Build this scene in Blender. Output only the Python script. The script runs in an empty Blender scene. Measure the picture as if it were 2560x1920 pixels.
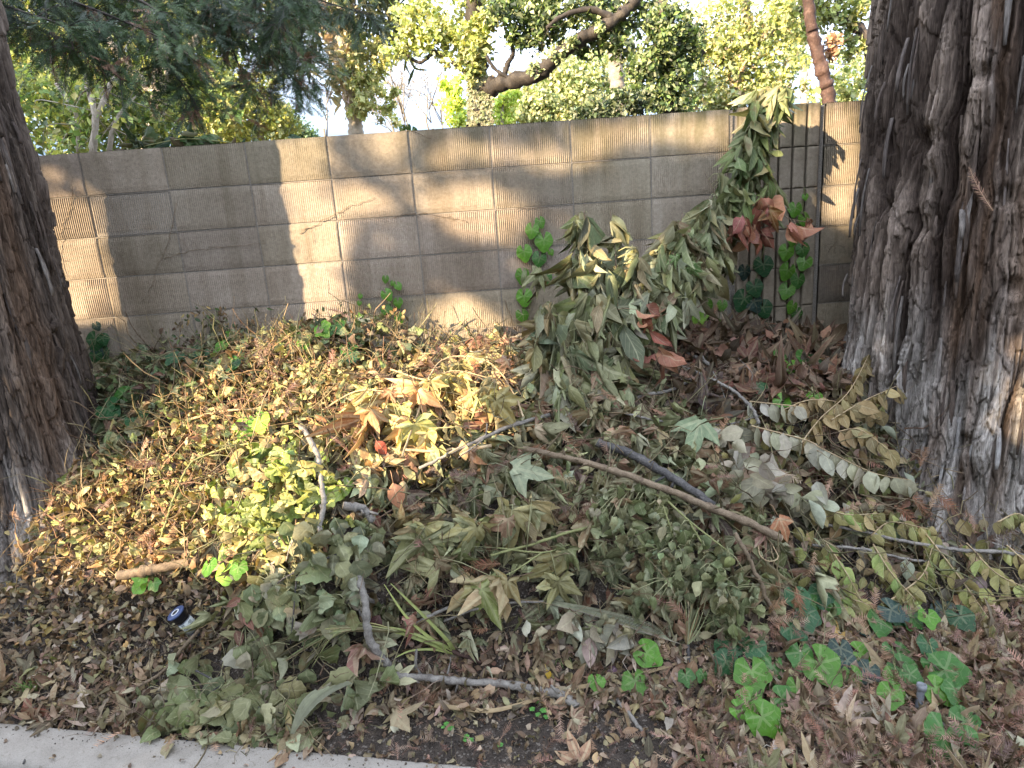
import bpy, math, random
import numpy as np
from mathutils import Vector
rng = np.random.default_rng(7)
random.seed(7)
sc = bpy.context.scene
C = sc.collection
PI = math.pi

# ------------------------------------------------------------------ camera model (fitted to the block joints of the wall)
F, PITCH, ROLL, YAW = 1541.664, .2294, .0714, .023
K = 2560 / 2212.0          # coordinates below are read off a 2212 px wide view of the photograph
cp_, sp_, cy_, sy_ = math.cos(PITCH), math.sin(PITCH), math.cos(YAW), math.sin(YAW)
FW = np.array([sy_ * cp_, cy_ * cp_, -sp_]); r0 = np.array([cy_, -sy_, 0.]); u0 = np.cross(r0, FW)
RT = math.cos(ROLL) * r0 - math.sin(ROLL) * u0; UP = np.cross(RT, FW)
O = np.array([0, 0, 1.477])
WALL = 3.2965
def ray(px, py):
    return FW + RT * (px * K - 1280) / F - UP * (py * K - 960) / F
def at(px, py, Y):
    d = ray(px, py); return O + d * (Y / d[1])
def project(P):
    Q = np.asarray(P, float) - O
    z = Q @ FW; z = np.where(np.abs(z) < 1e-4, 1e-4, z)
    return (1280 + F * (Q @ RT) / z) / K, (960 - F * (Q @ UP) / z) / K
def smooth(a, b, x):
    t = np.clip((x - a) / (b - a), 0, 1); return t * t * (3 - 2 * t)

# ------------------------------------------------------------------ numpy noise
def _h(ix, iy, s):
    n = (ix.astype(np.int64) * 374761393 + iy.astype(np.int64) * 668265263 + s * 1442695041) & 0x7fffffff
    n = ((n ^ (n >> 13)) * 1274126177) & 0x7fffffff
    return ((n ^ (n >> 16)) & 0xffff) / 65535.0
def vnoise(x, y, s=0):
    ix, iy = np.floor(x), np.floor(y); fx, fy = x - ix, y - iy
    fx = fx * fx * (3 - 2 * fx); fy = fy * fy * (3 - 2 * fy)
    a = _h(ix, iy, s); b = _h(ix + 1, iy, s); c = _h(ix, iy + 1, s); d = _h(ix + 1, iy + 1, s)
    return (a + (b - a) * fx) * (1 - fy) + (c + (d - c) * fx) * fy
def fbm(x, y, s=0, o=4, g=.5):
    v = 0; a = 1; t = 0
    for i in range(o):
        v = v + a * vnoise(x * 2 ** i + 17.3 * i, y * 2 ** i + 9.1 * i, s + i); t += a; a *= g
    return v / t
def cells(x, y, s=0):
    """voronoi: id noise of the nearest cell, distance to the border"""
    ix, iy = np.floor(x), np.floor(y)
    d1 = np.full(x.shape, 9.); d2 = np.full(x.shape, 9.); idv = np.zeros(x.shape)
    for dx in (-1, 0, 1):
        for dy in (-1, 0, 1):
            cx, cy = ix + dx, iy + dy
            d = (cx + _h(cx, cy, s) - x) ** 2 + (cy + _h(cx, cy, s + 5) - y) ** 2
            m = d < d1
            d2 = np.where(m, d1, np.minimum(d2, d)); idv = np.where(m, _h(cx, cy, s + 9), idv); d1 = np.where(m, d, d1)
    return idv, np.sqrt(d2) - np.sqrt(d1)

# ------------------------------------------------------------------ objects
def tag(o, label=None, cat=None, group=None, kind=None):
    for k, v in (('label', label), ('category', cat), ('group', group), ('kind', kind)):
        if v: o[k] = v
    return o
def empty(name, loc, label, cat, group=None):
    o = bpy.data.objects.new(name, None); C.objects.link(o); o.location = [float(v) for v in loc]
    o.empty_display_size = .05
    return tag(o, label, cat, group)
def build(name, V, faces, mat, parent=None, col=None, luv=None, smooth_=True):
    """V (n,3) world; faces: list of int arrays (m,3)/(m,4)"""
    V = np.asarray(V, float)
    q = parent
    while q is not None: V = V - np.array(q.location); q = q.parent
    me = bpy.data.meshes.new(name)
    faces = [np.asarray(f, np.int64) for f in faces if len(f)]
    nl = sum(f.size for f in faces); nf = sum(len(f) for f in faces)
    me.vertices.add(len(V)); me.vertices.foreach_set('co', V.astype(np.float32).ravel())
    me.loops.add(nl); me.polygons.add(nf)
    me.loops.foreach_set('vertex_index', np.concatenate([f.ravel() for f in faces]).astype(np.int32))
    tot = np.concatenate([np.full(len(f), f.shape[1]) for f in faces])
    st = np.concatenate([[0], np.cumsum(tot)[:-1]])
    me.polygons.foreach_set('loop_start', st.astype(np.int32))
    me.polygons.foreach_set('use_smooth', np.full(nf, bool(smooth_)))
    me.update(calc_edges=True)
    if col is not None:
        a = me.color_attributes.new('Col', 'FLOAT_COLOR', 'POINT'); a.data.foreach_set('color', np.asarray(col, np.float32).ravel())
    if luv is not None:
        a = me.attributes.new('luv', 'FLOAT_VECTOR', 'POINT'); a.data.foreach_set('vector', np.asarray(luv, np.float32).ravel())
    me.materials.append(mat)
    o = bpy.data.objects.new(name, me); C.objects.link(o)
    if parent is not None: o.parent = parent
    return o
def grid_faces(nu, nv, closed=False):
    i = np.arange(nu - (0 if closed else 1))[:, None]; j = np.arange(nv - 1)[None, :]
    i2 = (i + 1) % nu
    return np.stack([i * nv + j, i2 * nv + j, i2 * nv + j + 1, i * nv + j + 1], -1).reshape(-1, 4)

# ------------------------------------------------------------------ materials
def nodes(name):
    m = bpy.data.materials.new(name); m.use_nodes = True
    nt = m.node_tree; nt.nodes.clear()
    out = nt.nodes.new('ShaderNodeOutputMaterial'); b = nt.nodes.new('ShaderNodeBsdfPrincipled')
    nt.links.new(b.outputs[0], out.inputs[0])
    return m, nt, b, out
def N(nt, t, **kw):
    n = nt.nodes.new(t)
    for k, v in kw.items():
        if k.startswith('i_'): n.inputs[int(k[2:])].default_value = v
        else: setattr(n, k, v)
    return n
def noise(nt, scale, detail=3, vec=None, dist=0, rough=.6):
    n = N(nt, 'ShaderNodeTexNoise'); n.inputs['Scale'].default_value = scale; n.inputs['Detail'].default_value = detail
    n.inputs['Distortion'].default_value = dist; n.inputs['Roughness'].default_value = rough
    if vec is not None: nt.links.new(vec, n.inputs['Vector'])
    return n.outputs['Fac']
def ramp(nt, fac, stops):
    n = N(nt, 'ShaderNodeValToRGB'); nt.links.new(fac, n.inputs[0]); e = n.color_ramp.elements
    while len(e) < len(stops): e.new(.5)
    for k, (p, c) in enumerate(stops):
        e[k].position = p; e[k].color = (*c, 1) if len(c) == 3 else c
    return n.outputs[0]
def mix(nt, fac, a, b, mode='MIX'):
    n = N(nt, 'ShaderNodeMix', data_type='RGBA', blend_type=mode)
    for s, v in ((0, fac), (6, a), (7, b)):
        if hasattr(v, 'links'): nt.links.new(v, n.inputs[s])
        else: n.inputs[s].default_value = v if s == 0 else ((*v, 1) if len(v) == 3 else v)
    return n.outputs[2]
def math_(nt, op, a, b=0., c=None):
    n = N(nt, 'ShaderNodeMath', operation=op)
    for s, v in ((0, a), (1, b), (2, c)):
        if v is None: continue
        if hasattr(v, 'links'): nt.links.new(v, n.inputs[s])
        else: n.inputs[s].default_value = v
    return n.outputs[0]
def bump(nt, b, h, strength, dist):
    n = N(nt, 'ShaderNodeBump'); n.inputs['Strength'].default_value = strength; n.inputs['Distance'].default_value = dist
    nt.links.new(h, n.inputs['Height']); nt.links.new(n.outputs[0], b.inputs['Normal']); return n
def pos(nt, scale=None):
    g = N(nt, 'ShaderNodeNewGeometry').outputs['Position']
    if scale is None: return g
    m = N(nt, 'ShaderNodeMapping'); m.inputs['Scale'].default_value = scale; nt.links.new(g, m.inputs[0]); return m.outputs[0]
def vcol(nt):
    a = N(nt, 'ShaderNodeAttribute', attribute_name='Col'); return a.outputs['Color'], a.outputs['Alpha']

def leaf_mat(name, rough=.55, trans=.25, spec=.35, vein=.45):
    m, nt, b, out = nodes(name)
    col, alpha = vcol(nt)
    a = N(nt, 'ShaderNodeAttribute', attribute_name='luv'); s = N(nt, 'ShaderNodeSeparateXYZ'); nt.links.new(a.outputs['Vector'], s.inputs[0])
    av = math_(nt, 'ABSOLUTE', s.outputs['Y'])
    mid = math_(nt, 'LESS_THAN', av, .035)
    sv = math_(nt, 'FRACT', math_(nt, 'MULTIPLY_ADD', av, -4.5, math_(nt, 'MULTIPLY', s.outputs['X'], 6.)))
    side = math_(nt, 'MULTIPLY', math_(nt, 'LESS_THAN', sv, .13), .55)
    vm = math_(nt, 'MULTIPLY', math_(nt, 'MAXIMUM', mid, side), vein)
    n1 = noise(nt, 55, 4, pos(nt)); n2 = noise(nt, 16, 3, pos(nt))
    c1 = mix(nt, vm, col, mix(nt, .55, col, (.62, .60, .38)))
    thr = math_(nt, 'SUBTRACT', math_(nt, 'ADD', math_(nt, 'MULTIPLY', n1, .6), math_(nt, 'MULTIPLY', n2, .5)), math_(nt, 'SUBTRACT', .92, math_(nt, 'MULTIPLY', alpha, .55)))
    bl = N(nt, 'ShaderNodeMapRange'); nt.links.new(thr, bl.inputs[0]); bl.inputs[1].default_value = 0.; bl.inputs[2].default_value = .12
    c2 = mix(nt, math_(nt, 'MULTIPLY', bl.outputs[0], .75), c1, mix(nt, .6, mix(nt, 1., col, (.55, .40, .30), 'MULTIPLY'), (.17, .10, .05)))
    br = N(nt, 'ShaderNodeMapRange'); nt.links.new(n1, br.inputs[0]); br.inputs[1].default_value = .25; br.inputs[2].default_value = .75; br.inputs[3].default_value = .78; br.inputs[4].default_value = 1.2
    c3 = mix(nt, 1., c2, br.outputs[0], 'MULTIPLY')
    g = N(nt, 'ShaderNodeNewGeometry')
    c4 = mix(nt, math_(nt, 'MULTIPLY', g.outputs['Backfacing'], .35), c3, mix(nt, .4, c3, (.42, .42, .30)))
    nt.links.new(c4, b.inputs['Base Color']); b.inputs['Roughness'].default_value = rough
    b.inputs['Specular IOR Level'].default_value = spec
    hh = math_(nt, 'ADD', math_(nt, 'MULTIPLY', n1, .7), math_(nt, 'MULTIPLY', vm, -.6))
    bump(nt, b, hh, .55, .004)
    if trans:
        t = N(nt, 'ShaderNodeBsdfTranslucent'); nt.links.new(mix(nt, 1., c4, (1.25, 1.15, .6), 'MULTIPLY'), t.inputs[0])
        x = N(nt, 'ShaderNodeMixShader'); x.inputs[0].default_value = trans
        nt.links.new(b.outputs[0], x.inputs[1]); nt.links.new(t.outputs[0], x.inputs[2]); nt.links.new(x.outputs[0], out.inputs[0])
    return m
M = {}
M['leaf'] = leaf_mat('wilted_leaf', trans=.12, rough=.5, spec=.28)
M['ivy'] = leaf_mat('fresh_ivy', rough=.38, trans=.2, spec=.32, vein=.24)
M['litter'] = leaf_mat('dry_litter', rough=.7, trans=.12, spec=.2, vein=.25)

def far_leaf(name, trans=.3):
    m, nt, b, out = nodes(name); col, alpha = vcol(nt)
    nt.links.new(col, b.inputs['Base Color']); b.inputs['Roughness'].default_value = .5
    t = N(nt, 'ShaderNodeBsdfTranslucent'); nt.links.new(mix(nt, 1., col, (1.2, 1.2, .6), 'MULTIPLY'), t.inputs[0])
    x = N(nt, 'ShaderNodeMixShader'); x.inputs[0].default_value = trans
    nt.links.new(b.outputs[0], x.inputs[1]); nt.links.new(t.outputs[0], x.inputs[2]); nt.links.new(x.outputs[0], out.inputs[0])
    return m
M['farleaf'] = far_leaf('tree_foliage'); M['needle'] = far_leaf('needles', .12)

def wood_mat(name, c1, c2, c3, sc_=1., rough=.8):
    m, nt, b, out = nodes(name)
    p = pos(nt); n1 = noise(nt, 30 * sc_, 4, p, .6); n2 = noise(nt, 170 * sc_, 4, p)
    c = ramp(nt, math_(nt, 'ADD', math_(nt, 'MULTIPLY', n1, .6), math_(nt, 'MULTIPLY', n2, .4)), [(.32, c1), (.5, c2), (.68, c3)])
    nt.links.new(c, b.inputs['Base Color']); b.inputs['Roughness'].default_value = rough
    bump(nt, b, math_(nt, 'ADD', n2, n1), .7, .004); return m
M['grey_wood'] = wood_mat('grey_twig_bark', (.10, .09, .08), (.23, .21, .185), (.34, .32, .28))
M['brown_wood'] = wood_mat('brown_twig_bark', (.09, .06, .04), (.19, .14, .09), (.28, .21, .14))
M['dark_wood'] = wood_mat('dark_log_bark', (.03, .027, .025), (.075, .07, .068), (.15, .14, .13))
M['tan_wood'] = wood_mat('tan_stalk', (.28, .20, .11), (.42, .31, .18), (.52, .42, .26))
M['cut_wood'] = wood_mat('sawn_wood', (.36, .26, .15), (.5, .39, .25), (.6, .5, .34))
M['green_stem'] = wood_mat('olive_stem', (.12, .13, .05), (.22, .23, .09), (.3, .29, .14))
M['far_bark'] = wood_mat('far_bark', (.10, .08, .065), (.22, .19, .15), (.38, .34, .27), .25)
M['palm_bark'] = wood_mat('palm_bark', (.25, .2, .15), (.42, .36, .29), (.55, .48, .40), .3)
M['dark_bark'] = wood_mat('deep_brown_bark', (.03, .025, .02), (.07, .055, .045), (.14, .11, .09), .25)  # dark brown bark, mottled by noise only
M['brown_bark'] = wood_mat('oak_bark', (.012, .010, .008), (.032, .025, .02), (.09, .075, .055), .3)
M['red_bark'] = wood_mat('red_pine_bark', (.025, .016, .013), (.065, .034, .026), (.15, .095, .075), .35)

def simple(name, c, rough=.5, spec=.5):
    m, nt, b, out = nodes(name)
    n = noise(nt, 90, 3, pos(nt)); nt.links.new(mix(nt, 1., (*c, 1), ramp(nt, n, [(.2, (.8, .8, .8)), (.8, (1.1, 1.1, 1.1))]), 'MULTIPLY'), b.inputs['Base Color'])
    b.inputs['Roughness'].default_value = rough; b.inputs['Specular IOR Level'].default_value = spec
    return m

def concrete_block():
    m, nt, b, out = nodes('split_faced_block'); col, al = vcol(nt)
    p = pos(nt); fine = noise(nt, 420, 3, p, 0, .7); med = noise(nt, 60, 5, p); big = noise(nt, 2.2, 5, p, .5)
    st = noise(nt, 1.0, 5, pos(nt, (9., 1., .9)))
    c = mix(nt, 1., col, ramp(nt, fine, [(.28, (.55, .52, .5)), (.45, (.93, .93, .93)), (.7, (1.18, 1.16, 1.14))]), 'MULTIPLY')
    c = mix(nt, 1., c, ramp(nt, med, [(.3, (.80, .79, .78)), (.65, (1.08, 1.08, 1.08))]), 'MULTIPLY')
    c = mix(nt, 1., c, ramp(nt, big, [(.3, (.78, .75, .72)), (.6, (1.05, 1.04, 1.03))]), 'MULTIPLY')
    c = mix(nt, 1., c, ramp(nt, st, [(.35, (.74, .72, .68)), (.55, (1., 1., 1.))]), 'MULTIPLY')
    # damp green-black growth down from the coping, Z is world height
    s = N(nt, 'ShaderNodeSeparateXYZ'); nt.links.new(p, s.inputs[0])
    zt = N(nt, 'ShaderNodeMapRange'); nt.links.new(s.outputs['Z'], zt.inputs[0]); zt.inputs[1].default_value = 1.72; zt.inputs[2].default_value = 2.05
    xt = N(nt, 'ShaderNodeMapRange'); nt.links.new(s.outputs['X'], xt.inputs[0]); xt.inputs[1].default_value = -.6; xt.inputs[2].default_value = 1.0; xt.inputs[3].default_value = .25
    mo = math_(nt, 'MULTIPLY', math_(nt, 'MULTIPLY', zt.outputs[0], xt.outputs[0]), ramp(nt, noise(nt, 1., 5, pos(nt, (14., 1., 3.))), [(.38, (0, 0, 0)), (.6, (1, 1, 1))]))
    c = mix(nt, math_(nt, 'MULTIPLY', mo, .8), c, (.10, .095, .045))
    nt.links.new(c, b.inputs['Base Color']); b.inputs['Roughness'].default_value = .92; b.inputs['Specular IOR Level'].default_value = .2
    bump(nt, b, math_(nt, 'ADD', fine, math_(nt, 'MULTIPLY', med, .8)), .8, .0035)
    return m
M['block'] = concrete_block()
def mortar():
    m, nt, b, out = nodes('mortar'); p = pos(nt)
    nt.links.new(ramp(nt, noise(nt, 200, 4, p), [(.3, (.16, .14, .12)), (.6, (.30, .27, .23)), (.8, (.38, .35, .3))]), b.inputs['Base Color'])
    b.inputs['Roughness'].default_value = .95; bump(nt, b, noise(nt, 250, 3, p), .6, .003); return m
M['mortar'] = mortar()
def kerb_mat():
    m, nt, b, out = nodes('kerb_concrete'); p = pos(nt)
    c = ramp(nt, noise(nt, 9, 6, p), [(.3, (.27, .245, .21)), (.6, (.35, .32, .28)), (.75, (.385, .355, .31))])
    c = mix(nt, 1., c, ramp(nt, noise(nt, 330, 3, p), [(.3, (.72, .71, .7)), (.5, (1, 1, 1)), (.75, (1.08, 1.08, 1.08))]), 'MULTIPLY')
    c = mix(nt, 1., c, ramp(nt, noise(nt, 38, 4, p, 1.), [(.22, (.55, .5, .45)), (.42, (1, 1, 1))]), 'MULTIPLY')
    nt.links.new(c, b.inputs['Base Color']); b.inputs['Roughness'].default_value = .85
    bump(nt, b, noise(nt, 260, 4, p), .5, .003); return m
M['kerb'] = kerb_mat()
def soil_mat():
    m, nt, b, out = nodes('dark_soil'); p = pos(nt)
    v = N(nt, 'ShaderNodeTexVoronoi'); v.inputs['Scale'].default_value = 150; nt.links.new(p, v.inputs['Vector'])
    c = ramp(nt, noise(nt, 24, 6, p), [(.3, (.03, .023, .018)), (.55, (.07, .054, .042)), (.75, (.12, .092, .072))])
    s = N(nt, 'ShaderNodeSeparateColor'); nt.links.new(v.outputs['Color'], s.inputs[0])
    g = math_(nt, 'GREATER_THAN', s.outputs[0], .9)
    c = mix(nt, math_(nt, 'MULTIPLY', g, .8), c, (.22, .19, .16))
    nt.links.new(c, b.inputs['Base Color']); b.inputs['Roughness'].default_value = .95
    bump(nt, b, math_(nt, 'ADD', noise(nt, 110, 5, p), math_(nt, 'MULTIPLY', v.outputs['Distance'], -.7)), 1., .012); return m
M['soil'] = soil_mat()
def road_mat():
    m, nt, b, out = nodes('asphalt'); p = pos(nt)
    nt.links.new(ramp(nt, noise(nt, 200, 4, p), [(.3, (.03, .03, .03)), (.7, (.08, .078, .075))]), b.inputs['Base Color'])
    b.inputs['Roughness'].default_value = .9; return m
M['road'] = road_mat()
def bark_mat():
    m, nt, b, out = nodes('redwood_bark'); col, al = vcol(nt)
    p = pos(nt, (1., 1., .09)); f = noise(nt, 190, 4, p, .3); g = noise(nt, 60, 5, pos(nt, (1., 1., .25)), .6)
    c = mix(nt, 1., col, ramp(nt, f, [(.28, (.45, .42, .4)), (.5, (1, 1, 1)), (.72, (1.5, 1.48, 1.45))]), 'MULTIPLY')
    c = mix(nt, 1., c, ramp(nt, g, [(.3, (.6, .57, .55)), (.6, (1.12, 1.12, 1.12))]), 'MULTIPLY')
    nt.links.new(c, b.inputs['Base Color']); b.inputs['Roughness'].default_value = .85; b.inputs['Specular IOR Level'].default_value = .25
    bump(nt, b, math_(nt, 'ADD', math_(nt, 'MULTIPLY', f, 1.), g), .9, .008); return m
M['bark'] = bark_mat()

# ------------------------------------------------------------------ terrain and heap surface (control points: view column, row, depth Y or height z)
CP = []
def cpz(px, py, z):
    d = ray(px, py); t = (z - O[2]) / d[2]; p = O + d * t; CP.append((p[0], p[1], z))
def cpY(px, py, Y):
    p = at(px, py, Y); CP.append((p[0], p[1], p[2]))
for px in (-350, -100, 150, 400, 650, 900, 1150, 1400, 1650, 1900, 2150, 2400):
    cpz(px, 1640, 0.); cpz(px, 1560, 0.)
    if px > 700: cpz(px, 1480, 0.005)
for row in ((-300, (1400, 2.2), (1250, 2.45), (1150, 2.6)), (0, (1450, 2.08), (1350, 2.2), (1250, 2.33), (1150, 2.55), (1080, 2.75)),
            (130, (1400, 2.12), (1250, 2.27), (1150, 2.38), (1080, 2.52), (1030, 2.66), (960, 2.85)), (250, (1400, 2.08), (1250, 2.22), (1100, 2.40), (1000, 2.58), (900, 2.86), (785, 3.28)),
            (400, (1480, 1.92), (1400, 2.03), (1250, 2.16), (1100, 2.3), (1000, 2.45), (900, 2.65), (800, 2.95), (750, 3.28)), (550, (1520, 1.82), (1400, 1.94), (1250, 2.02), (1100, 2.14), (1000, 2.28), (900, 2.57), (800, 2.82), (735, 3.28)),
            (700, (1500, 1.83), (1420, 1.84), (1300, 1.88), (1200, 1.93), (1100, 2.04), (1000, 2.2), (900, 2.52), (800, 2.76), (735, 3.0), (715, 3.28)), (800, (715, 3.1), (705, 3.28)), (880, (750, 3.28), (770, 3.0)),
            (1000, (1420, 1.97), (1350, 1.97), (1250, 1.99), (1150, 2.05), (1000, 2.22), (900, 2.42), (800, 2.7), (745, 3.28)), (1300, (1430, 1.93), (1360, 1.93), (1270, 1.93), (1150, 2.0), (1000, 2.2), (900, 2.4), (800, 2.68), (735, 3.28)),
            (1550, (1430, 1.9), (1370, 1.89), (1250, 1.9), (1120, 2.02)), (1600, (1050, 2.2), (900, 2.58), (800, 2.82), (715, 3.28)), (1850, (1370, 1.94), (1250, 2.03), (1180, 2.12), (1100, 2.22), (1000, 2.38), (900, 2.54), (800, 2.82), (745, 3.28)),
            (2100, (1350, 1.93), (1250, 2.07), (1150, 2.2), (1050, 2.4)), (2350, (1350, 1.85), (1200, 2.05), (1100, 2.2))):
    for py, Y in row[1:]: cpY(row[0], py, Y)
for x in (-4.5, -3.6): CP += [(x, 2.3, .18), (x, 3.28, .5)]
for x in (3.2, 4.5): CP += [(x, 1.6, .0), (x, 2.3, .2), (x, 3.28, .6)]
for x in (-4.5, 4.5): CP += [(x, 1.3, 0.)]
CP = np.array(CP)
def _tps(A, B):
    d = np.sqrt(((A[:, None, :2] - B[None, :, :2]) ** 2).sum(-1)); return d
_n = len(CP); A = np.zeros((_n + 3, _n + 3)); A[:_n, :_n] = _tps(CP, CP) + np.eye(_n) * -.015
A[:_n, _n] = 1; A[:_n, _n + 1:] = CP[:, :2]; A[_n:, :_n] = A[:_n, _n:].T
W_ = np.linalg.solve(A, np.concatenate([CP[:, 2], np.zeros(3)]))
def _H(x, y):
    sh = x.shape; B = np.stack([x.ravel(), y.ravel()], 1); out = np.zeros(len(B))
    for i in range(0, len(B), 40000):
        b = B[i:i + 40000]; out[i:i + 40000] = _tps(b, CP) @ W_[:_n] + W_[_n] + b @ W_[_n + 1:]
    return out.reshape(sh)
GX = np.linspace(-4.4, 4.4, 441); GY = np.linspace(1.2, WALL, 106)
gx, gy = np.meshgrid(GX, GY, indexing='ij')
kerb_back = lambda x: 1.466 - .22 * x
H0 = np.maximum(_H(gx, gy), -.005)
mound = smooth(.08, .3, H0)
H0 = H0 + mound * ((fbm(gx * 5, gy * 5, 3) - .5) * .13 + (fbm(gx * 14, gy * 14, 8) - .5) * .10)
H0 = H0 * smooth(0, .25, gy - kerb_back(gx)) + (1 - smooth(0, .25, gy - kerb_back(gx))) * (-.012)
def H(x, y):
    fx = np.clip((np.asarray(x, float) + 4.4) / 8.8 * 440, 0, 439.999); fy = np.clip((np.asarray(y, float) - 1.2) / (WALL - 1.2) * 105, 0, 104.999)
    i, j = fx.astype(int), fy.astype(int); a, b = fx - i, fy - j
    return (H0[i, j] * (1 - a) + H0[i + 1, j] * a) * (1 - b) + (H0[i, j + 1] * (1 - a) + H0[i + 1, j + 1] * a) * b
def Hn(x, y):
    e = .03; n = np.stack([-(H(x + e, y) - H(x - e, y)) / (2 * e), -(H(x, y + e) - H(x, y - e)) / (2 * e), np.ones(np.shape(x))], -1)
    return n / np.linalg.norm(n, axis=-1, keepdims=True)
def hit(px, py, lift=0.):
    """where the line of sight meets the heap, lifted along the surface normal"""
    d = ray(px, py); t = np.arange(1.2, 5.5, .006); P = O + d * t[:, None]
    m = (P[:, 2] < H(P[:, 0], P[:, 1])) | (P[:, 1] > WALL - .02); k = np.argmax(m) if m.any() else len(t) - 1
    p = P[k].copy(); nn = Hn(p[0], p[1])
    return p + nn * lift

# ------------------------------------------------------------------ leaf shapes
def t_oval(n=5, w=.5, p=.8, notch=0.):
    V, UV, Fq = [], [], []
    for i in range(n + 1):
        u = i / n; ww = w * max(.02, math.sin(PI * u ** p)) ** .8 * (1 + notch * (-1) ** i)
        for v in (-1, 0, 1): V.append((v * ww, u, 0)); UV.append((u, v * .5))
    for i in range(n):
        for k in (0, 1): a = i * 3 + k; Fq.append((a, a + 1, a + 4, a + 3))
    return np.array(V), np.array(Fq), np.array(UV)
def t_star(lobes, sinus, sh=.2, shr=.6, base=.12, c=(0, .12)):
    """lobes: (angle deg, length). petiole at the origin, tip along +y"""
    pts = []
    L = sorted(lobes)
    for k, (a, l) in enumerate(L):
        a = math.radians(a)
        for da, r in ((-sh, l * shr), (0, l), (sh, l * shr)):
            pts.append((math.sin(a + da) * r + c[0], math.cos(a + da) * r + c[1], k))
        if k < len(L) - 1:
            m = math.radians((L[k][0] + L[k + 1][0]) / 2); pts.append((math.sin(m) * sinus + c[0], math.cos(m) * sinus + c[1], k))
    pts.append((base, -.02 + c[1] * .3, len(L) - 1)); pts.insert(0, (-base, -.02 + c[1] * .3, 0))
    n = len(pts); V = [(c[0], c[1], 0)]; UV = [(.1, 0)]
    def luv(x, y):
        best = None
        for (a, l) in L:
            a = math.radians(a); dx, dy = x - c[0], y - c[1]
            al = dx * math.sin(a) + dy * math.cos(a); pe = dx * math.cos(a) - dy * math.sin(a)
            if al < 0: continue
            if best is None or abs(pe) < abs(best[1]): best = (al, pe)
        return best or (0, .3)
    for f in (.5, 1.):
        for (x, y, k) in pts:
            X, Y = c[0] + (x - c[0]) * f, c[1] + (y - c[1]) * f
            V.append((X, Y, 0)); UV.append(luv(X, Y))
    T = [(0, 1 + (i + 1), 1 + i) for i in range(n - 1)]; Q = [(1 + i, 1 + i + 1, 1 + n + i + 1, 1 + n + i) for i in range(n - 1)]
    F_ = [t + (t[2],) for t in T]
    tri = T + [(q[0], q[1], q[2]) for q in Q] + [(q[0], q[2], q[3]) for q in Q]
    return np.array(V), np.array(tri), np.array(UV)
T_OVAL = t_oval(5, .26, .85); T_OVALW = t_oval(5, .36, .8); T_ROUND = t_oval(8, .43, .72, .05); T_LONG = t_oval(6, .15, .8)
T_MAPLE = t_star([(-98, .52), (-50, .8), (0, 1.), (50, .8), (98, .52)], .42, .23, .68)
T_TRI = t_star([(-58, .74), (0, 1.), (58, .74)], .42, .30, .66)
def t_polar(bumps, r0=.42, n=26, c=(0, .34), lim=162):
    th = np.radians(np.linspace(-lim, lim, n)); r = np.full(n, r0)
    for a, wd, h in bumps:
        for sg in ((1,) if a == 0 else (-1, 1)): r = r + h * np.exp(-((np.degrees(th) - sg * a) / wd) ** 2)
    ax = [math.radians(sg * a) for a, _, _ in bumps for sg in ((1,) if a == 0 else (-1, 1))]
    V = [(c[0], c[1], 0)]; UV = [(.1, 0)]
    for f in (.5, 1.):
        for t, q in zip(th, r):
            q = q * f; V.append((c[0] + math.sin(t) * q, c[1] + math.cos(t) * q, 0)); d = min((abs(math.sin(t - a)) * q if abs(math.cos(t - a)) > .1 and math.cos(t - a) > 0 else 9 for a in ax)); UV.append((q, min(d, .5)))
    T = [(0, 2 + i, 1 + i) for i in range(n - 1)]
    for i in range(n - 1): T += [(1 + i, 2 + i, 2 + n + i), (1 + i, 2 + n + i, 1 + n + i)]
    return np.array(V), np.array(T), np.array(UV)
T_IVY = t_polar([(0, 24, .30), (66, 22, .13), (128, 22, .04)], .39)
T_HEART = t_polar([(0, 28, .24), (72, 28, .06), (135, 24, .05)], .42)
def t_crumb():
    V = np.array([(x, y, z) for y, z in ((0, 0), (.5, .25), (1, -.1)) for x in (-.4, 0, .4)], float)
    V[:, 2] += np.array([.2, -.1, .25, -.15, .2, .3, .1, -.1, .3]); V[:, 0] *= np.repeat([.6, 1, .5], 3)
    Fq = [(i * 3 + k, i * 3 + k + 1, i * 3 + k + 4, i * 3 + k + 3) for i in (0, 1) for k in (0, 1)]
    return V, np.array(Fq), np.stack([V[:, 1], V[:, 0]], 1)
T_CRUMB = t_crumb()
def t_twig(n=5, r=.012, wob=.06, seed=1):
    R = np.random.default_rng(seed); V = []; c = np.zeros(2)
    for i in range(n + 1):
        u = i / n
        for k in range(3): V.append((c[0] + r * (1.1 - .6 * u) * math.cos(k * 2.094), u, c[1] + r * (1.1 - .6 * u) * math.sin(k * 2.094)))
        c = c + R.normal(0, wob / 2, 2)
    Fq = [(i * 3 + k, i * 3 + (k + 1) % 3, i * 3 + 3 + (k + 1) % 3, i * 3 + 3 + k) for i in range(n) for k in range(3)]
    V = np.array(V); return V, np.array(Fq), np.stack([V[:, 1], V[:, 0] * 0 + .3], 1)
T_TWIGS = [t_twig(seed=s, wob=w) for s, w in ((1, .06), (2, .1), (3, .14), (4, .03), (5, .18))]
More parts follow.
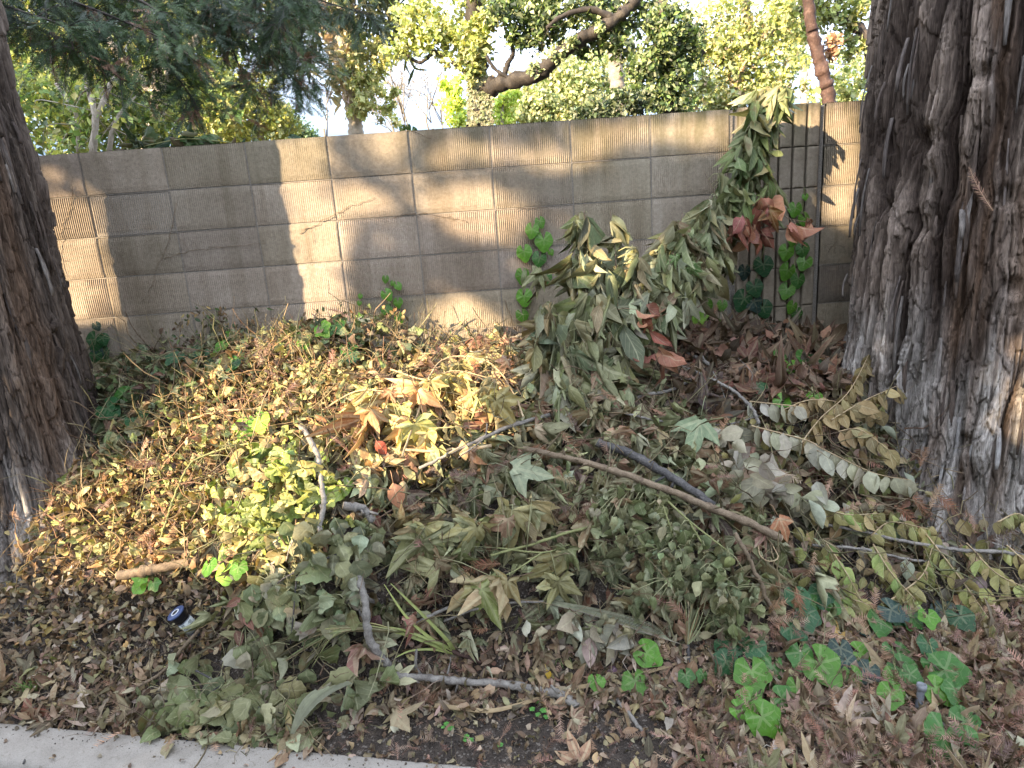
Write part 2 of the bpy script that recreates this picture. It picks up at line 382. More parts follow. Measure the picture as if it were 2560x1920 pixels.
def t_sprig(n=11, ln=.26, w=.024, lift=.03, seed=0):
    """flat two-ranked needles on an axis"""
    R = np.random.default_rng(seed); V = []; T = []
    V += [(-.008, 0, 0), (.008, 0, 0), (0, 1, 0)]; T.append((0, 1, 2))
    for i in range(n):
        u = .1 + .86 * i / n; l = ln * (math.sin(PI * (.12 + .8 * i / n)) ** .6) * R.uniform(.8, 1.1)
        for s in (-1, 1):
            a = R.uniform(.75, 1.05); b = len(V); dx, dy = s * math.sin(a) * l, math.cos(a) * l
            V += [(0, u - w, 0), (0, u + w, 0), (dx, u + dy, R.uniform(-1, 1) * lift)]; T.append((b, b + 1, b + 2))
    V = np.array(V, float); return V, np.array(T), np.stack([V[:, 1], V[:, 0] * 0 + .3], 1)
T_SPRIGS = [t_sprig(seed=s, n=n) for s, n in ((1, 11), (2, 9), (3, 13))]
T_RHOMB = (np.array([(0, 0, 0), (-.3, .5, .06), (0, 1, -.05), (.3, .5, .06)], float), np.array([(0, 1, 2), (0, 2, 3)]), np.array([(0, 0), (.5, -.5), (1, 0), (.5, .5)], float))

class Batch:
    def __init__(s): s.V = []; s.F = []; s.C = []; s.U = []; s.n = 0
    def raw(s, V, F_, col, uv=None):
        V = np.asarray(V, float); s.V.append(V); s.F.append(np.asarray(F_) + s.n)
        c = np.asarray(col, float)
        if c.ndim == 1: c = np.tile(c, (len(V), 1))
        if c.shape[1] == 3: c = np.concatenate([c, np.zeros((len(c), 1))], 1)
        s.C.append(c); s.U.append(np.zeros((len(V), 3)) if uv is None else uv); s.n += len(V)
    def put(s, tpl, P, D, Nn, size, col, wid=1., fold=0., curl=0., wr=.03, dry=0., tw=0., roll=0.):
        P = np.asarray(P, float); m = len(P)
        if not m: return
        V, F_, UV = tpl; n = len(V)
        D = D / (np.linalg.norm(D, axis=1, keepdims=True) + 1e-9)
        Nn = Nn - D * (Nn * D).sum(1, keepdims=True); Nn = Nn / (np.linalg.norm(Nn, axis=1, keepdims=True) + 1e-9)
        X = np.cross(D, Nn)
        b = lambda a: np.broadcast_to(np.asarray(a, float), (m,))[:, None]
        x = V[None, :, 0] * b(wid); y = np.broadcast_to(V[None, :, 1], (m, n)); z = V[None, :, 2] + b(fold) * np.abs(V[None, :, 0]) - b(curl) * y ** 2
        x = x / np.sqrt(1 + b(fold) ** 2)
        if tw:
            a = rng.normal(0, tw, m)[:, None] * (y - .2) + 0 * x; z = z + rng.normal(0, roll, m)[:, None] * x ** 2 * 2; x, z = x * np.cos(a) - z * np.sin(a) * .6, z * np.cos(a) + x * np.sin(a)
        z = z + rng.normal(0, 1, (m, n)) * wr; y = y + rng.normal(0, 1, (m, n)) * wr * .6
        # lengthwise bend: shorten as it curls
        y = y / np.sqrt(1 + .6 * b(np.abs(curl)) ** 2 * y ** 2)
        sz = b(size)
        W = P[:, None, :] + (x * sz)[..., None] * X[:, None] + (y * sz)[..., None] * D[:, None] + (z * sz)[..., None] * Nn[:, None]
        f = F_[None] + (np.arange(m) * n)[:, None, None]
        col = np.broadcast_to(np.asarray(col, float), (m, 3))
        cc = np.concatenate([np.repeat(col, n, 0), np.repeat(np.broadcast_to(np.asarray(dry, float), (m,)), n)[:, None]], 1)
        uv = np.concatenate([np.tile(UV, (m, 1)), np.zeros((m * n, 1))], 1)
        s.V.append(W.reshape(-1, 3)); s.F.append(f.reshape(-1, F_.shape[1]) + s.n); s.C.append(cc); s.U.append(uv); s.n += m * n
    def tube(s, pts, rad, col=(.2, .18, .15), k=6, wob=0.):
        pts = np.asarray(pts, float); n = len(pts); rad = np.broadcast_to(np.asarray(rad, float), (n,))
        t = np.gradient(pts, axis=0); t /= np.linalg.norm(t, axis=1, keepdims=True) + 1e-9
        ref = np.array([.3, .2, 1.]); a = np.cross(t, ref); a /= np.linalg.norm(a, axis=1, keepdims=True) + 1e-9; b = np.cross(t, a)
        th = np.arange(k) * 2 * PI / k
        rr = rad[:, None] * (1 + wob * rng.normal(0, 1, (n, k)))
        V = pts[:, None] + rr[..., None] * (np.cos(th)[None, :, None] * a[:, None] + np.sin(th)[None, :, None] * b[:, None])
        V = V.reshape(-1, 3)
        F_ = [(i * k + j, i * k + (j + 1) % k, (i + 1) * k + (j + 1) % k, (i + 1) * k + j) for i in range(n - 1) for j in range(k)]
        V = np.concatenate([V, pts[:1], pts[-1:]]); c0 = n * k
        F_ += [(c0, (j + 1) % k, j, c0) for j in range(0)]
        s.raw(V, F_, col)
        s.V[-1] = V
        base = s.n - len(V)
        s.F.append(np.array([(base + c0, base + (j + 1) % k, base + j) for j in range(k)])); s.F.append(np.array([(base + c0 + 1, base + (n - 1) * k + j, base + (n - 1) * k + (j + 1) % k) for j in range(k)]))
        return t
    def build(s, name, mat, parent=None, smooth_=True):
        V = np.concatenate(s.V); T = [f for f in s.F if f.shape[1] == 3]; Q = [f for f in s.F if f.shape[1] == 4]
        fs = ([np.concatenate(T)] if T else []) + ([np.concatenate(Q)] if Q else [])
        return build(name, V, fs, mat, parent, np.concatenate(s.C), np.concatenate(s.U), smooth_)
def catmull(P, n=8):
    P = np.asarray(P, float)
    if len(P) < 3: 
        t = np.linspace(0, 1, n)[:, None]; return P[0] * (1 - t) + P[-1] * t
    Q = np.concatenate([[2 * P[0] - P[1]], P, [2 * P[-1] - P[-2]]]); out = []
    for i in range(1, len(Q) - 2):
        for t in np.linspace(0, 1, n, endpoint=False):
            a, b, c, d = Q[i - 1:i + 3]; out.append(.5 * ((2 * b) + (c - a) * t + (2 * a - 5 * b + 4 * c - d) * t * t + (3 * b - a - 3 * c + d) * t ** 3))
    out.append(P[-1]); return np.array(out)
def rdir(m): v = rng.normal(0, 1, (m, 3)); return v / np.linalg.norm(v, axis=1, keepdims=True)
def pal(cols, m, jit=.16, w=None):
    cols = np.array(cols); k = rng.choice(len(cols), m, p=None if w is None else np.array(w) / sum(w)); c = cols[k] * rng.normal(1, jit, (m, 1)) * rng.normal(1, jit * .35, (m, 3))
    return np.clip(c, .005, .75)

# ------------------------------------------------------------------ ground, kerb, road
V = np.stack([gx, gy, H0 - .10 * mound - .004], -1).reshape(-1, 3)
V[:, 2] += (fbm(V[:, 0] * 30, V[:, 1] * 30, 4) - .5) * .012
keep = grid_faces(441, 106)
fy_ = V[keep].mean(1); keep = keep[fy_[:, 1] > kerb_back(fy_[:, 0]) - .03]
nv = len(V)
big = [(-60, WALL + .3, .55), (60, WALL + .3, .55), (300, 400, .5), (-300, 400, .5), (-4.4, 1.2, -.03), (-4.4, WALL, .45), (-60, WALL, .3), (-60, 1.9, -.03), (4.4, 1.2, -.03), (4.4, WALL, .45), (60, WALL, .3), (60, 1., -.03), (-60, WALL + .3, .55), (60, WALL + .3, .55)]
V2 = np.concatenate([V, np.array(big, float)])
F2 = np.array([(nv, nv + 1, nv + 2, nv + 3), (nv + 7, nv + 4, nv + 5, nv + 6), (nv + 8, nv + 11, nv + 10, nv + 9)])
g = build('ground', V2, [keep, F2], M['soil']); tag(g, kind='structure')
road_v = []
ka = math.atan(-.22); kd = np.array([math.cos(ka), math.sin(ka)]); kn = np.array([-math.sin(ka), math.cos(ka)])
def kpt(s, t, z):     # s along the kerb, t from its back edge towards the street
    p = np.array([0, 1.466]) + kd * s - kn * t; return (p[0], p[1], z)
tag(build('road', [kpt(-200, .16, -.14), kpt(200, .16, -.14), kpt(200, 200, -.14), kpt(-200, 200, -.14)], [[(0, 1, 2, 3)]], M['road']), kind='structure')
def kerb_piece(s0, s1):
    prof = [(0, -.12), (0, -.012), (.004, -.002), (.010, 0), (.05, .001), (.10, .001), (.125, -.002), (.14, -.010), (.148, -.03), (.155, -.09), (.165, -.2)]
    n = max(2, int((s1 - s0) / .02)); ss = np.linspace(s0, s1, n); V = []
    for i, s in enumerate(ss):
        e = min(1, min(s - s0, s1 - s) / .02) if min(s - s0, s1 - s) < .02 else 1
        for (t, z) in prof: V.append(kpt(s, t + rng.normal(0, .0006), z - (1 - e) * .006 + rng.normal(0, .0006)))
    return np.array(V), grid_faces(n, len(prof))
joint = at(628, 1612, 1.63)[0] / kd[0]
KB = Batch()
for a, b in ((-6, joint - 2.44), (joint - 2.43, joint - .006), (joint + .006, joint + 2.43), (joint + 2.44, 8)):
    v, f = kerb_piece(a, b); KB.raw(v, f, (.4, .4, .4))
v = [kpt(-6, .02, -.012), kpt(8, .02, -.012), kpt(8, .13, -.012), kpt(-6, .13, -.012)]; KB.raw(v, [(0, 1, 2, 3)], (.1, .1, .1))
tag(KB.build('kerb', M['kerb']), kind='structure')

# ------------------------------------------------------------------ block wall
ZT, BW, BH, X0 = 2.04, .4064, .2032, -1.9786
wall = empty('block_wall', (0, WALL, 0), 'long tan concrete block wall with fine vertical ribs behind the heap', 'wall')
XJ0 = at(1588, 300, WALL)[0]; XJ1 = at(1776, 300, WALL)[0]     # pilaster between two open joints
def panel(xa, xb, name):
    B = Batch(); J = .0035
    k0 = int(math.floor((xa - X0) / BW)) - 1; k1 = int(math.ceil((xb - X0) / BW)) + 1
    for row in range(10):
        for k in range(k0, k1):
            a, b = max(X0 + k * BW + J, xa), min(X0 + (k + 1) * BW - J, xb)
            if b - a < .02: continue
            zt, zb = ZT - row * BH - (J if row else 0), ZT - (row + 1) * BH + J
            n = int(round((b - a) / .0102)); xs = []; pr = []
            for q in range(n):
                p = (b - a) / n
                for f, h in ((.0, 1), (.12, 1), (.42, 0), (.62, 0), (.95, 1)): xs.append(a + (q + f) * p); pr.append(h)
            xs.append(b); pr.append(1); xs = np.array(xs); pr = np.array(pr)
            zs = np.linspace(zb, zt, 9); XX, ZZ = np.meshgrid(xs, zs, indexing='ij'); PR = np.repeat(pr[:, None], 9, 1)
            worn = rng.uniform(.25, 1.) * (.35 + .65 * smooth(.3, .6, fbm(XX * 4, ZZ * 4, 31)))
            if random.random() < .15: worn = worn * .3
            dep = (1 - PR) * .0042 * worn + (fbm(XX * 25, ZZ * 25, 5) - .5) * .0016
            ed = np.minimum(np.minimum(XX - a, b - XX), np.minimum(ZZ - zb, zt - ZZ)); dep = dep + .0035 * (ed < .002)
            off = rng.normal(0, .0009)
            Vv = np.stack([XX, WALL + dep + off, ZZ], -1).reshape(-1, 3)
            f = grid_faces(len(xs), 9)
            t = rng.normal(1, .075); 
            if rng.random() < .12: t *= .82
            c = np.array([.36, .312, .245]) * t * np.array([1, rng.normal(1, .012), rng.normal(1, .03)])
            B.raw(Vv, f, np.tile(c, (len(Vv), 1)))
            # returns of the block into the joints
            m_ = len(B.V)
            for (e0, e1) in (((a, zb), (b, zb)), ((b, zb), (b, zt)), ((b, zt), (a, zt)), ((a, zt), (a, zb))):
                y0, y1 = WALL + .003, WALL + (.04 if e0[1] == e1[1] and row == 0 and e0[1] == zt else .02)
                B.raw([(e0[0], y0, e0[1]), (e1[0], y0, e1[1]), (e1[0], y1, e1[1]), (e0[0], y1, e0[1])], [(0, 1, 2, 3)], c)
    o = B.build(name, M['block'], wall, False)
    D = Batch(); y0, y1 = WALL + .0065, WALL + .19
    D.raw([(xa, y0, 0), (xb, y0, 0), (xb, y0, ZT - .003), (xa, y0, ZT - .003), (xa, y1, 0), (xb, y1, 0), (xb, y1, ZT - .003), (xa, y1, ZT - .003)],
          [(0, 1, 2, 3), (5, 4, 7, 6), (3, 2, 6, 7), (1, 5, 6, 2), (4, 0, 3, 7)], (.3, .3, .3))
    D.build('mortar_core', M['mortar'], o, False)
    B = Batch()
    for k in range(k0, k1):
        a, b = max(X0 + k * BW + .002, xa), min(X0 + (k + 1) * BW - .002, xb)
        if b > a: B.raw([(a, WALL + .004, ZT), (b, WALL + .004, ZT), (b, y1, ZT), (a, y1, ZT)], [(0, 1, 2, 3)], (.30, .27, .2))
    B.build('wall_top', M['block'], o, False)
panel(-6.2, XJ0 - .012, 'ribbed_panel'); panel(XJ1 + .016, 6.4, 'ribbed_panel')
B = Batch(); gw = (XJ1 - XJ0 - .022) / 6
for row in range(10):
    for k in range(6):
        a, b = XJ0 + .012 + k * gw + .005, XJ0 + .012 + (k + 1) * gw - .005; zt, zb = ZT + .004 - row * BH - (.0055 if row else 0), ZT - (row + 1) * BH + .0015
        xs = np.array([a, a + .004, *np.linspace(a + .01, b - .01, 6), b - .004, b]); zs = np.array([zb, zb + .003, *np.linspace(zb + .01, zt - .01, 8), zt - .003, zt])
        XX, ZZ = np.meshgrid(xs, zs, indexing='ij'); ed = np.minimum(np.minimum(XX - a, b - XX), np.minimum(ZZ - zb, zt - ZZ))
        YY = WALL - .008 + .006 * (ed < .001) + .002 * (ed < .005) + (fbm(XX * 30, ZZ * 30, 77) - .5) * .003
        Vv = np.stack([XX, YY, ZZ], -1).reshape(-1, 3); c = np.array([.36, .312, .245]) * (rng.normal(1, .05))
        B.raw(Vv, grid_faces(len(xs), len(zs)), np.tile(c, (len(Vv), 1)))
        for (e0, e1) in (((a, zb), (b, zb)), ((b, zb), (b, zt)), ((b, zt), (a, zt)), ((a, zt), (a, zb))):
            B.raw([(e0[0], WALL - .002, e0[1]), (e1[0], WALL - .002, e1[1]), (e1[0], WALL + .028, e1[1]), (e0[0], WALL + .028, e0[1])], [(0, 1, 2, 3)], c * .9)
pil = B.build('fluted_pilaster', M['block'], wall, False)
D = Batch(); a, b, y0, y1, zt = XJ0 - .012, XJ1 + .016, WALL + .02, WALL + .2, ZT - .012
D.raw([(a, y0, 0), (b, y0, 0), (b, y0, zt), (a, y0, zt), (a, y1, 0), (b, y1, 0), (b, y1, zt), (a, y1, zt)], [(0, 1, 2, 3), (5, 4, 7, 6), (3, 2, 6, 7)], (.1, .1, .1))
D.build('pilaster_core', M['mortar'], pil, False)

# ------------------------------------------------------------------ redwood trunks
def trunk(parent, cx, cy, edges, th0, th1, nth, z0, z1, nz, knots, seed, whitez, orange, tone=1.):
    """radius from the seen outline: each edge ray is tangent to the trunk"""
    zr = []
    for (px, py) in edges:
        d = ray(px, py); L = math.hypot(d[0], d[1]); r = abs(cx * d[1] - cy * d[0]) / L; t = (cx * d[0] + cy * d[1]) / L ** 2
        zr.append((O[2] + d[2] * t, r))
    zr.sort(); zz = np.array([a for a, _ in zr]); rr = np.array([b for _, b in zr])
    z = np.linspace(z0, z1, nz); R = np.interp(z, zz, rr)
    R = np.where(z > zz[-1], rr[-1] * (1 - .03 * (z - zz[-1])), R); R = np.where(z < zz[0], rr[0] + (zz[0] - z) * .35, R)
    kk = np.ones(25) / 25; R = np.convolve(np.pad(R, 12, mode='edge'), kk, 'valid')
    th = np.concatenate([np.linspace(th0, th1, nth), np.linspace(th1, th0 + 2 * PI, 60)[1:-1]])
    TH, Z = np.meshgrid(th, z, indexing='ij'); RR = np.broadcast_to(R, TH.shape)
    s = TH * np.mean(R)
    w = s + .05 * (fbm(Z * .9, s * 1.5, seed) - .5) + .02 * (fbm(Z * 3, s * 4, seed + 3) - .5)
    kn = np.zeros(TH.shape); kr = np.zeros(TH.shape)
    mR = np.mean(R)
    for (ks, kz, kr_) in knots:
        ks = ks * mR; dx, dz = (s - ks), (Z - kz) * .75; d = np.sqrt(dx ** 2 + dz ** 2) / kr_
        e = np.exp(-d ** 2); kn += e; w = w + dx * e * .6 + 0 * dz
        kr += e * np.sin(d * 8 + fbm(s * 30, Z * 30, 3) * 5) * .006 + np.exp(-((d - .95) / .45) ** 2) * .013 - np.exp(-(d / .45) ** 2) * .03
    w2 = w + .012 * (fbm(w * 18, Z * 3.5, seed + 7) - .5)
    fur = 1 - np.abs(2 * fbm(w2 * 10, Z * .75, seed + 11, 3, .5) - 1) * 2.3; fur = np.clip(fur, 0, 1) ** 2.2
    med = 1 - np.abs(2 * fbm(w2 * 27, Z * 1.5, seed + 21, 3) - 1) * 2.3; med = np.clip(med, 0, 1) ** 1.8
    fib = fbm(w2 * 85, Z * 2.6, seed + 31, 3); fine = fbm(w2 * 190, Z * 6, seed + 35, 2)
    wz = Z + .10 * (fbm(w * 20, Z * 2, seed + 61) - .5)
    pid, pb = cells(w2 * 19, wz * 2.8, seed + 41); pid2, pb2 = cells(w2 * 42, wz * 5.5, seed + 51)
    low = smooth(whitez + .3, whitez - .25, Z + .3 * (fbm(s * 5, Z * 3, seed + 71) - .5))
    flute = np.sin(TH * 7 + seed + 2 * fbm(Z * .7, TH, 5)) * .012 + np.sin(TH * 3 + 1.3 * seed) * .02
    flare = smooth(z0 + 1.1, z0 + .1, Z)
    crack = smooth(.10, .0, pb2) * (.6 + .5 * low)
    ripple = np.sin((Z + .03 * fbm(w * 30, Z * 10, 9)) * 240 * (1 + .3 * np.sin(w * 40))) * .0014 * low
    disp = flute * (1 + 2.2 * flare) - fur * .065 - med * .026 + (fib - .5) * .020 + (fine - .5) * .006 + (pid - .5) * .028 + (pid2 - .5) * .009 * (1 + low) - crack * .012 + kr + ripple
    t1 = fbm(w2 * 7, Z * .55, seed + 141, 4) * 7; t2 = fbm(w2 * 20, Z * 1.6, seed + 151, 4) * 6; l1, l2 = t1 - np.floor(t1), t2 - np.floor(t2); i1 = _h(np.floor(t1), np.floor(t2), 5)
    disp = disp + l1 * .014 + l2 * .010 + (i1 - .5) * .008
    big_ = (fbm(s * 3.2, Z * .6, seed + 81) - .5) * .02; disp = disp + big_
    rad = RR + disp
    # colour: weathered grey plates, brown flanks, rusty streaks, crease-shaded inner bark, pale silvery foot
    lum = smooth(.32, .75, fbm(w2 * 30, Z * 1.8, seed + 91, 4)) * .75 + .5 * smooth(.5, .9, pid) * pid2 + .5 * smooth(.45, .7, fib) + (i1 - .5) * .5 + (l2 - .6) * .4
    g0 = np.array([.065, .054, .048]); g1 = np.array([.245, .22, .20]); g2 = np.array([.40, .38, .37])
    lum = np.clip(lum * .85 + .12, 0, 1)[..., None]
    col = g0 * (1 - lum) + g1 * lum
    hi = (smooth(.62, .85, fbm(w2 * 50, Z * 2.6, seed + 101, 3)) * smooth(.3, .7, pid))[..., None]; col = col * (1 - hi * .7) + g2 * hi * .7
    col = col * tone * np.array([1.12, 1., .90]); pale = np.array([.60, .57, .53]); lf = np.clip(low * (.25 + 1.1 * smooth(.35, .62, fbm(w2 * 36, Z * 3, seed + 111))), 0, 1)[..., None]; col = col * (1 - lf * .85) + pale * lf * .85
    furrow = (np.clip(fur * 1.3 + med * .5 + crack * .5, 0, 1) * (1 - .45 * low))[..., None]; col = col * (1 - furrow * .85) + np.array([.035, .023, .018]) * furrow * .85  # fissure brown, deepened so the furrows carry crease shade in colour
    om = np.zeros(TH.shape)
    for (oa, ob, oz0, oz1, k) in orange:
        oa, ob = oa * mR, ob * mR
        om += k * smooth(oa - .05, oa + .02, w) * smooth(ob + .05, ob - .02, w) * smooth(oz0 - .2, oz0 + .1, Z) * smooth(oz1 + .2, oz1 - .1, Z)
    om = np.clip(om * smooth(.3, .6, fbm(w * 22, Z * 1.6, seed + 121)) + 0, 0, 1)[..., None]
    col = col * (1 - om * .6) + np.array([.17, .105, .065]) * om * .6
    X = cx + np.cos(TH) * rad; Y = cy + np.sin(TH) * rad
    V = np.stack([X, Y, Z], -1).reshape(-1, 3)
    cc = np.concatenate([np.clip(col, .01, .6).reshape(-1, 3), np.ones((V.shape[0], 1))], 1)
    return build('trunk', V, [grid_faces(len(th), nz, True)], M['bark'], parent, cc), (zz, rr)
LC = (-2.16, 2.745); RC = (2.24, 2.72)
left = empty('redwood_tree', (LC[0], LC[1], .2), 'redwood at the left edge, dark furrowed trunk under drooping green needle branches', 'tree')
trunk(left, *LC, [(0, 60), (38, 200), (72, 340), (98, 430), (128, 570), (158, 660), (183, 740), (213, 850), (238, 930), (262, 1000)], -2.9, .55, 430, -.05, 7.5, 1300,
      [(-.2, 1.2, .05)], 3, .62, [(-.75, -.45, .3, 2.6, .8)], .6)
right = empty('redwood_tree', (RC[0], RC[1], .2), 'massive redwood trunk filling the right edge, knotted grey bark with rusty streaks and silvery foot', 'tree')
def rs(px, py, cc, Rm):   # arc coordinate s and height z of a point seen on a trunk
    d = ray(px, py)[:2]; d = d / np.linalg.norm(d); c = np.array(cc); b = d @ c; q = b * b - (c @ c - Rm * Rm); t = b - math.sqrt(max(q, 0)); p = d * t
    D3 = ray(px, py); tt = t / math.hypot(D3[0], D3[1]); return math.atan2(p[1] - cc[1], p[0] - cc[0]), O[2] + D3[2] * tt
RRm = .62
kn_ = []
def thk(px, py):
    a, z = rs(px, py, RC, RRm)
    if a > 0: a -= 2 * PI
    return a, z
kpx = [(1985, 300, .07), (1890, 450, .06), (1985, 490, .085), (2175, 425, .06), (2120, 160, .05), (1920, 790, .05), (2190, 620, .05), (2080, 960, .06)]
kk_ = [(*thk(px, py), r) for px, py, r in kpx]
oA, oB = sorted((thk(2075, 400)[0], thk(2140, 400)[0])); oC, oD = sorted((thk(2170, 800)[0], thk(2208, 800)[0]))
redge = [(1887, 0), (1864, 150), (1850, 300), (1843, 450), (1834, 520), (1820, 620), (1806, 740), (1795, 850), (1785, 950)]
trunk(right, *RC, redge, -3.95, -.55, 640, -.05, 7.5, 1300, kk_, 17, .95, [(oA, oB, .2, 3., 1.), (oC, oD, .3, 1.6, .9)])

# loose bark strips standing off the left flank of the right trunk
def strip(P, Dv, Nn, ln, wd, col, B):
    n = 7; V = []
    X = np.cross(Dv, Nn)
    for i in range(n):
        u = i / (n - 1); c = P + Dv * ln * u + Nn * (.012 * math.sin(u * 3) + .01 * u * u)
        w_ = wd * (.5 + .5 * math.sin(PI * (.15 + .75 * u))) * random.uniform(.75, 1.15)
        V += [c - X * w_ / 2, c + X * w_ / 2]
    V = np.array(V); V = np.concatenate([V, V - Nn * .005]); q = [(2 * i, 2 * i + 1, 2 * i + 3, 2 * i + 2) for i in range(n - 1)]
    q2 = [tuple(k + 2 * n for k in f[::-1]) for f in q]
    sd = [(2 * i, 2 * i + 2, 2 * i + 2 + 2 * n, 2 * i + 2 * n) for i in range(n - 1)] + [(2 * i + 3, 2 * i + 1, 2 * i + 1 + 2 * n, 2 * i + 3 + 2 * n) for i in range(n - 1)] + [(1, 0, 2 * n, 2 * n + 1), (2 * n - 2, 2 * n - 1, 4 * n - 1, 4 * n - 2)]
    B.raw(V, q + q2 + sd, np.array([*col, 1.]) * np.array([1, 1, 1, 1]))
def radius_at(cc, edges, z):
    zr = sorted((O[2] + ray(px, py)[2] * (cc[0] * ray(px, py)[0] + cc[1] * ray(px, py)[1]) / (ray(px, py)[0] ** 2 + ray(px, py)[1] ** 2), abs(cc[0] * ray(px, py)[1] - cc[1] * ray(px, py)[0]) / math.hypot(*ray(px, py)[:2])) for px, py in edges)
    return float(np.interp(z, [a for a, _ in zr], [b for _, b in zr]))
ledge = [(0, 60), (38, 200), (72, 340), (98, 430), (128, 570), (158, 660), (183, 740), (213, 850), (238, 930), (262, 1000)]
def strips(parent, cc, edges, t0, t1, n, zlo, zhi, seed):
    B = Batch(); R_ = random.Random(seed)
    for i in range(n):
        th = R_.uniform(t0, t1); z = R_.uniform(zlo, zhi); nrm = np.array([math.cos(th), math.sin(th), 0.]); r = radius_at(cc, edges, z) + R_.uniform(-.022, .006)
        P = np.array([cc[0], cc[1], z]) + nrm * r
        d = np.array([0, 0, -1.]) + .06 * rdir(1)[0] + nrm * R_.uniform(-.05, .10) * (1 if z > .8 else 2); d /= np.linalg.norm(d)
        nn = nrm + .5 * rdir(1)[0]; nn -= d * (nn @ d); nn /= np.linalg.norm(nn)
        pale = z < .8 and R_.random() < .6
        c = (.36, .35, .34) if pale else R_.choice([(.13, .11, .10), (.09, .07, .06), (.20, .18, .165), (.11, .085, .07)])
        strip(P, d, nn, R_.uniform(.08, .34), R_.uniform(.006, .022), np.array(c) * R_.uniform(.7, 1.15), B)
    return B.build('bark_flakes', M['bark'], parent)
strips(right, RC, redge, -3.5, -1.5, 150, .25, 3.2, 3)
strips(left, LC, ledge, -1.9, .2, 110, .3, 3., 5)

# ------------------------------------------------------------------ zones of the heap (seen position -> mix of leaves)
def inpoly(x, y, poly):
    poly = np.array(poly, float); r = np.zeros(np.shape(x), bool); n = len(poly)
    for i in range(n):
        x1, y1 = poly[i]; x2, y2 = poly[(i + 1) % n]
        c = ((y1 > y) != (y2 > y)) & (x < (x2 - x1) * (y - y1) / (y2 - y1 + 1e-9) + x1); r ^= c
    return r
ZONES = [  # later ones win
    ('litter', [(-900, 1180), (300, 1250), (520, 1400), (900, 1430), (1300, 1400), (1700, 1350), (3000, 1330), (3000, 2400), (-900, 2400)]),
    ('fine', [(-900, 1150), (180, 1180), (470, 1210), (540, 1400), (330, 1480), (-900, 1400)]),
    ('dry', [(-900, 900), (60, 1190), (300, 1230), (480, 1210), (620, 1230), (700, 1000), (920, 830), (930, 770), (860, 735), (640, 720), (500, 770), (370, 870), (200, 1010)]),
    ('green', [(225, 700), (500, 660), (600, 730), (420, 830), (360, 960), (240, 1010)]),
    ('green', [(620, 740), (900, 690), (910, 790), (720, 790)]),
    ('yg', [(500, 960), (690, 950), (760, 1080), (760, 1240), (520, 1260), (440, 1180)]),
    ('tan', [(900, 770), (1110, 720), (1140, 900), (1130, 1010), (900, 1060), (760, 1010), (700, 940), (780, 860)]),
    ('olive', [(760, 1040), (1000, 1010), (1150, 880), (1450, 860), (1560, 1000), (1560, 1100), (1250, 1340), (900, 1370), (800, 1250)]),
    ('round', [(560, 1180), (700, 1150), (800, 1130), (830, 1220), (780, 1420), (560, 1440), (520, 1260)]),
    ('round', [(300, 1480), (520, 1380), (800, 1420), (780, 1560), (620, 1600), (340, 1585)]),
    ('brown', [(1440, 640), (1900, 640), (1900, 830), (1760, 900), (1600, 930), (1440, 860)]),
    ('oval', [(1580, 900), (1780, 850), (1900, 800), (1960, 1050), (2400, 1130), (2600, 1330), (1900, 1350), (1740, 1260), (1680, 1130), (1560, 1060)]),
    ('bare', [(700, 1570), (1000, 1535), (1420, 1545), (1480, 1700), (700, 1700)]),
    ('mid', [(860, 1360), (1500, 1360), (1560, 1480), (1250, 1540), (900, 1520)]),
    ('mid', [(-900, 1390), (330, 1450), (330, 1560), (-900, 1560)]),
]
def zone(P, jit=28):
    px, py = project(P); px = px + rng.normal(0, jit, len(px)); py = py + rng.normal(0, jit * .7, len(py))
    z = np.full(len(px), 'olive', dtype=object)
    for n, poly in ZONES: z[inpoly(px, py, poly)] = n
    return z
def surf(m, x0=-3.3, x1=3.3, y0=1.2, y1=WALL - .015, infl=True):
    x = rng.uniform(x0, x1, m); y = rng.uniform(y0, y1, m)
    ok = y > kerb_back(x) - .004
    x, y = x[ok], y[ok]
    for c, e in ((LC, ledge), (RC, redge)):
        k = (x - c[0]) ** 2 + (y - c[1]) ** 2 > (radius_at(c, e, .3) - .03) ** 2; x, y = x[k], y[k]
    nn = Hn(x, y); k = rng.random(len(x)) < .35 / nn[:, 2].clip(.3) + .3; x, y, nn = x[k], y[k], nn[k]
    P = np.stack([x, y, H(x, y)], 1)
    qx, qy = project(P); k = (qx > -500) & (qx < 2700); return P[k], nn[k]
OLIVE = [(.19, .20, .095), (.25, .26, .135), (.13, .145, .065), (.34, .34, .20), (.23, .19, .10), (.28, .23, .13), (.42, .43, .27), (.38, .38, .20)]
PALEG = [(.28, .29, .18), (.22, .24, .13), (.34, .33, .22), (.18, .20, .10)]
TAN = [(.42, .34, .15), (.36, .26, .12), (.48, .40, .17), (.30, .17, .08), (.34, .34, .12), (.40, .22, .12)]
DRY = [(.46, .34, .15), (.36, .25, .11), (.26, .16, .08), (.38, .35, .13), (.24, .25, .09), (.52, .42, .22), (.28, .15, .07), (.14, .08, .05), (.40, .42, .15), (.34, .38, .12), (.44, .44, .20)]
BROWN = [(.13, .085, .06), (.19, .125, .085), (.10, .065, .05), (.25, .17, .12), (.16, .075, .05), (.085, .06, .05)]
LIT = [(.25, .175, .115), (.34, .255, .175), (.15, .105, .072), (.44, .36, .27), (.21, .13, .085), (.11, .08, .056), (.34, .27, .15), (.26, .225, .135)]
GREEN = [(.075, .12, .045), (.11, .16, .06), (.16, .19, .08), (.05, .085, .04), (.12, .10, .06)]
YG = [(.34, .42, .08), (.42, .46, .12), (.26, .36, .07), (.44, .40, .15), (.22, .32, .07)]
OVAL = [(.27, .24, .09), (.22, .22, .085), (.30, .31, .11), (.20, .14, .07), (.33, .27, .13)]
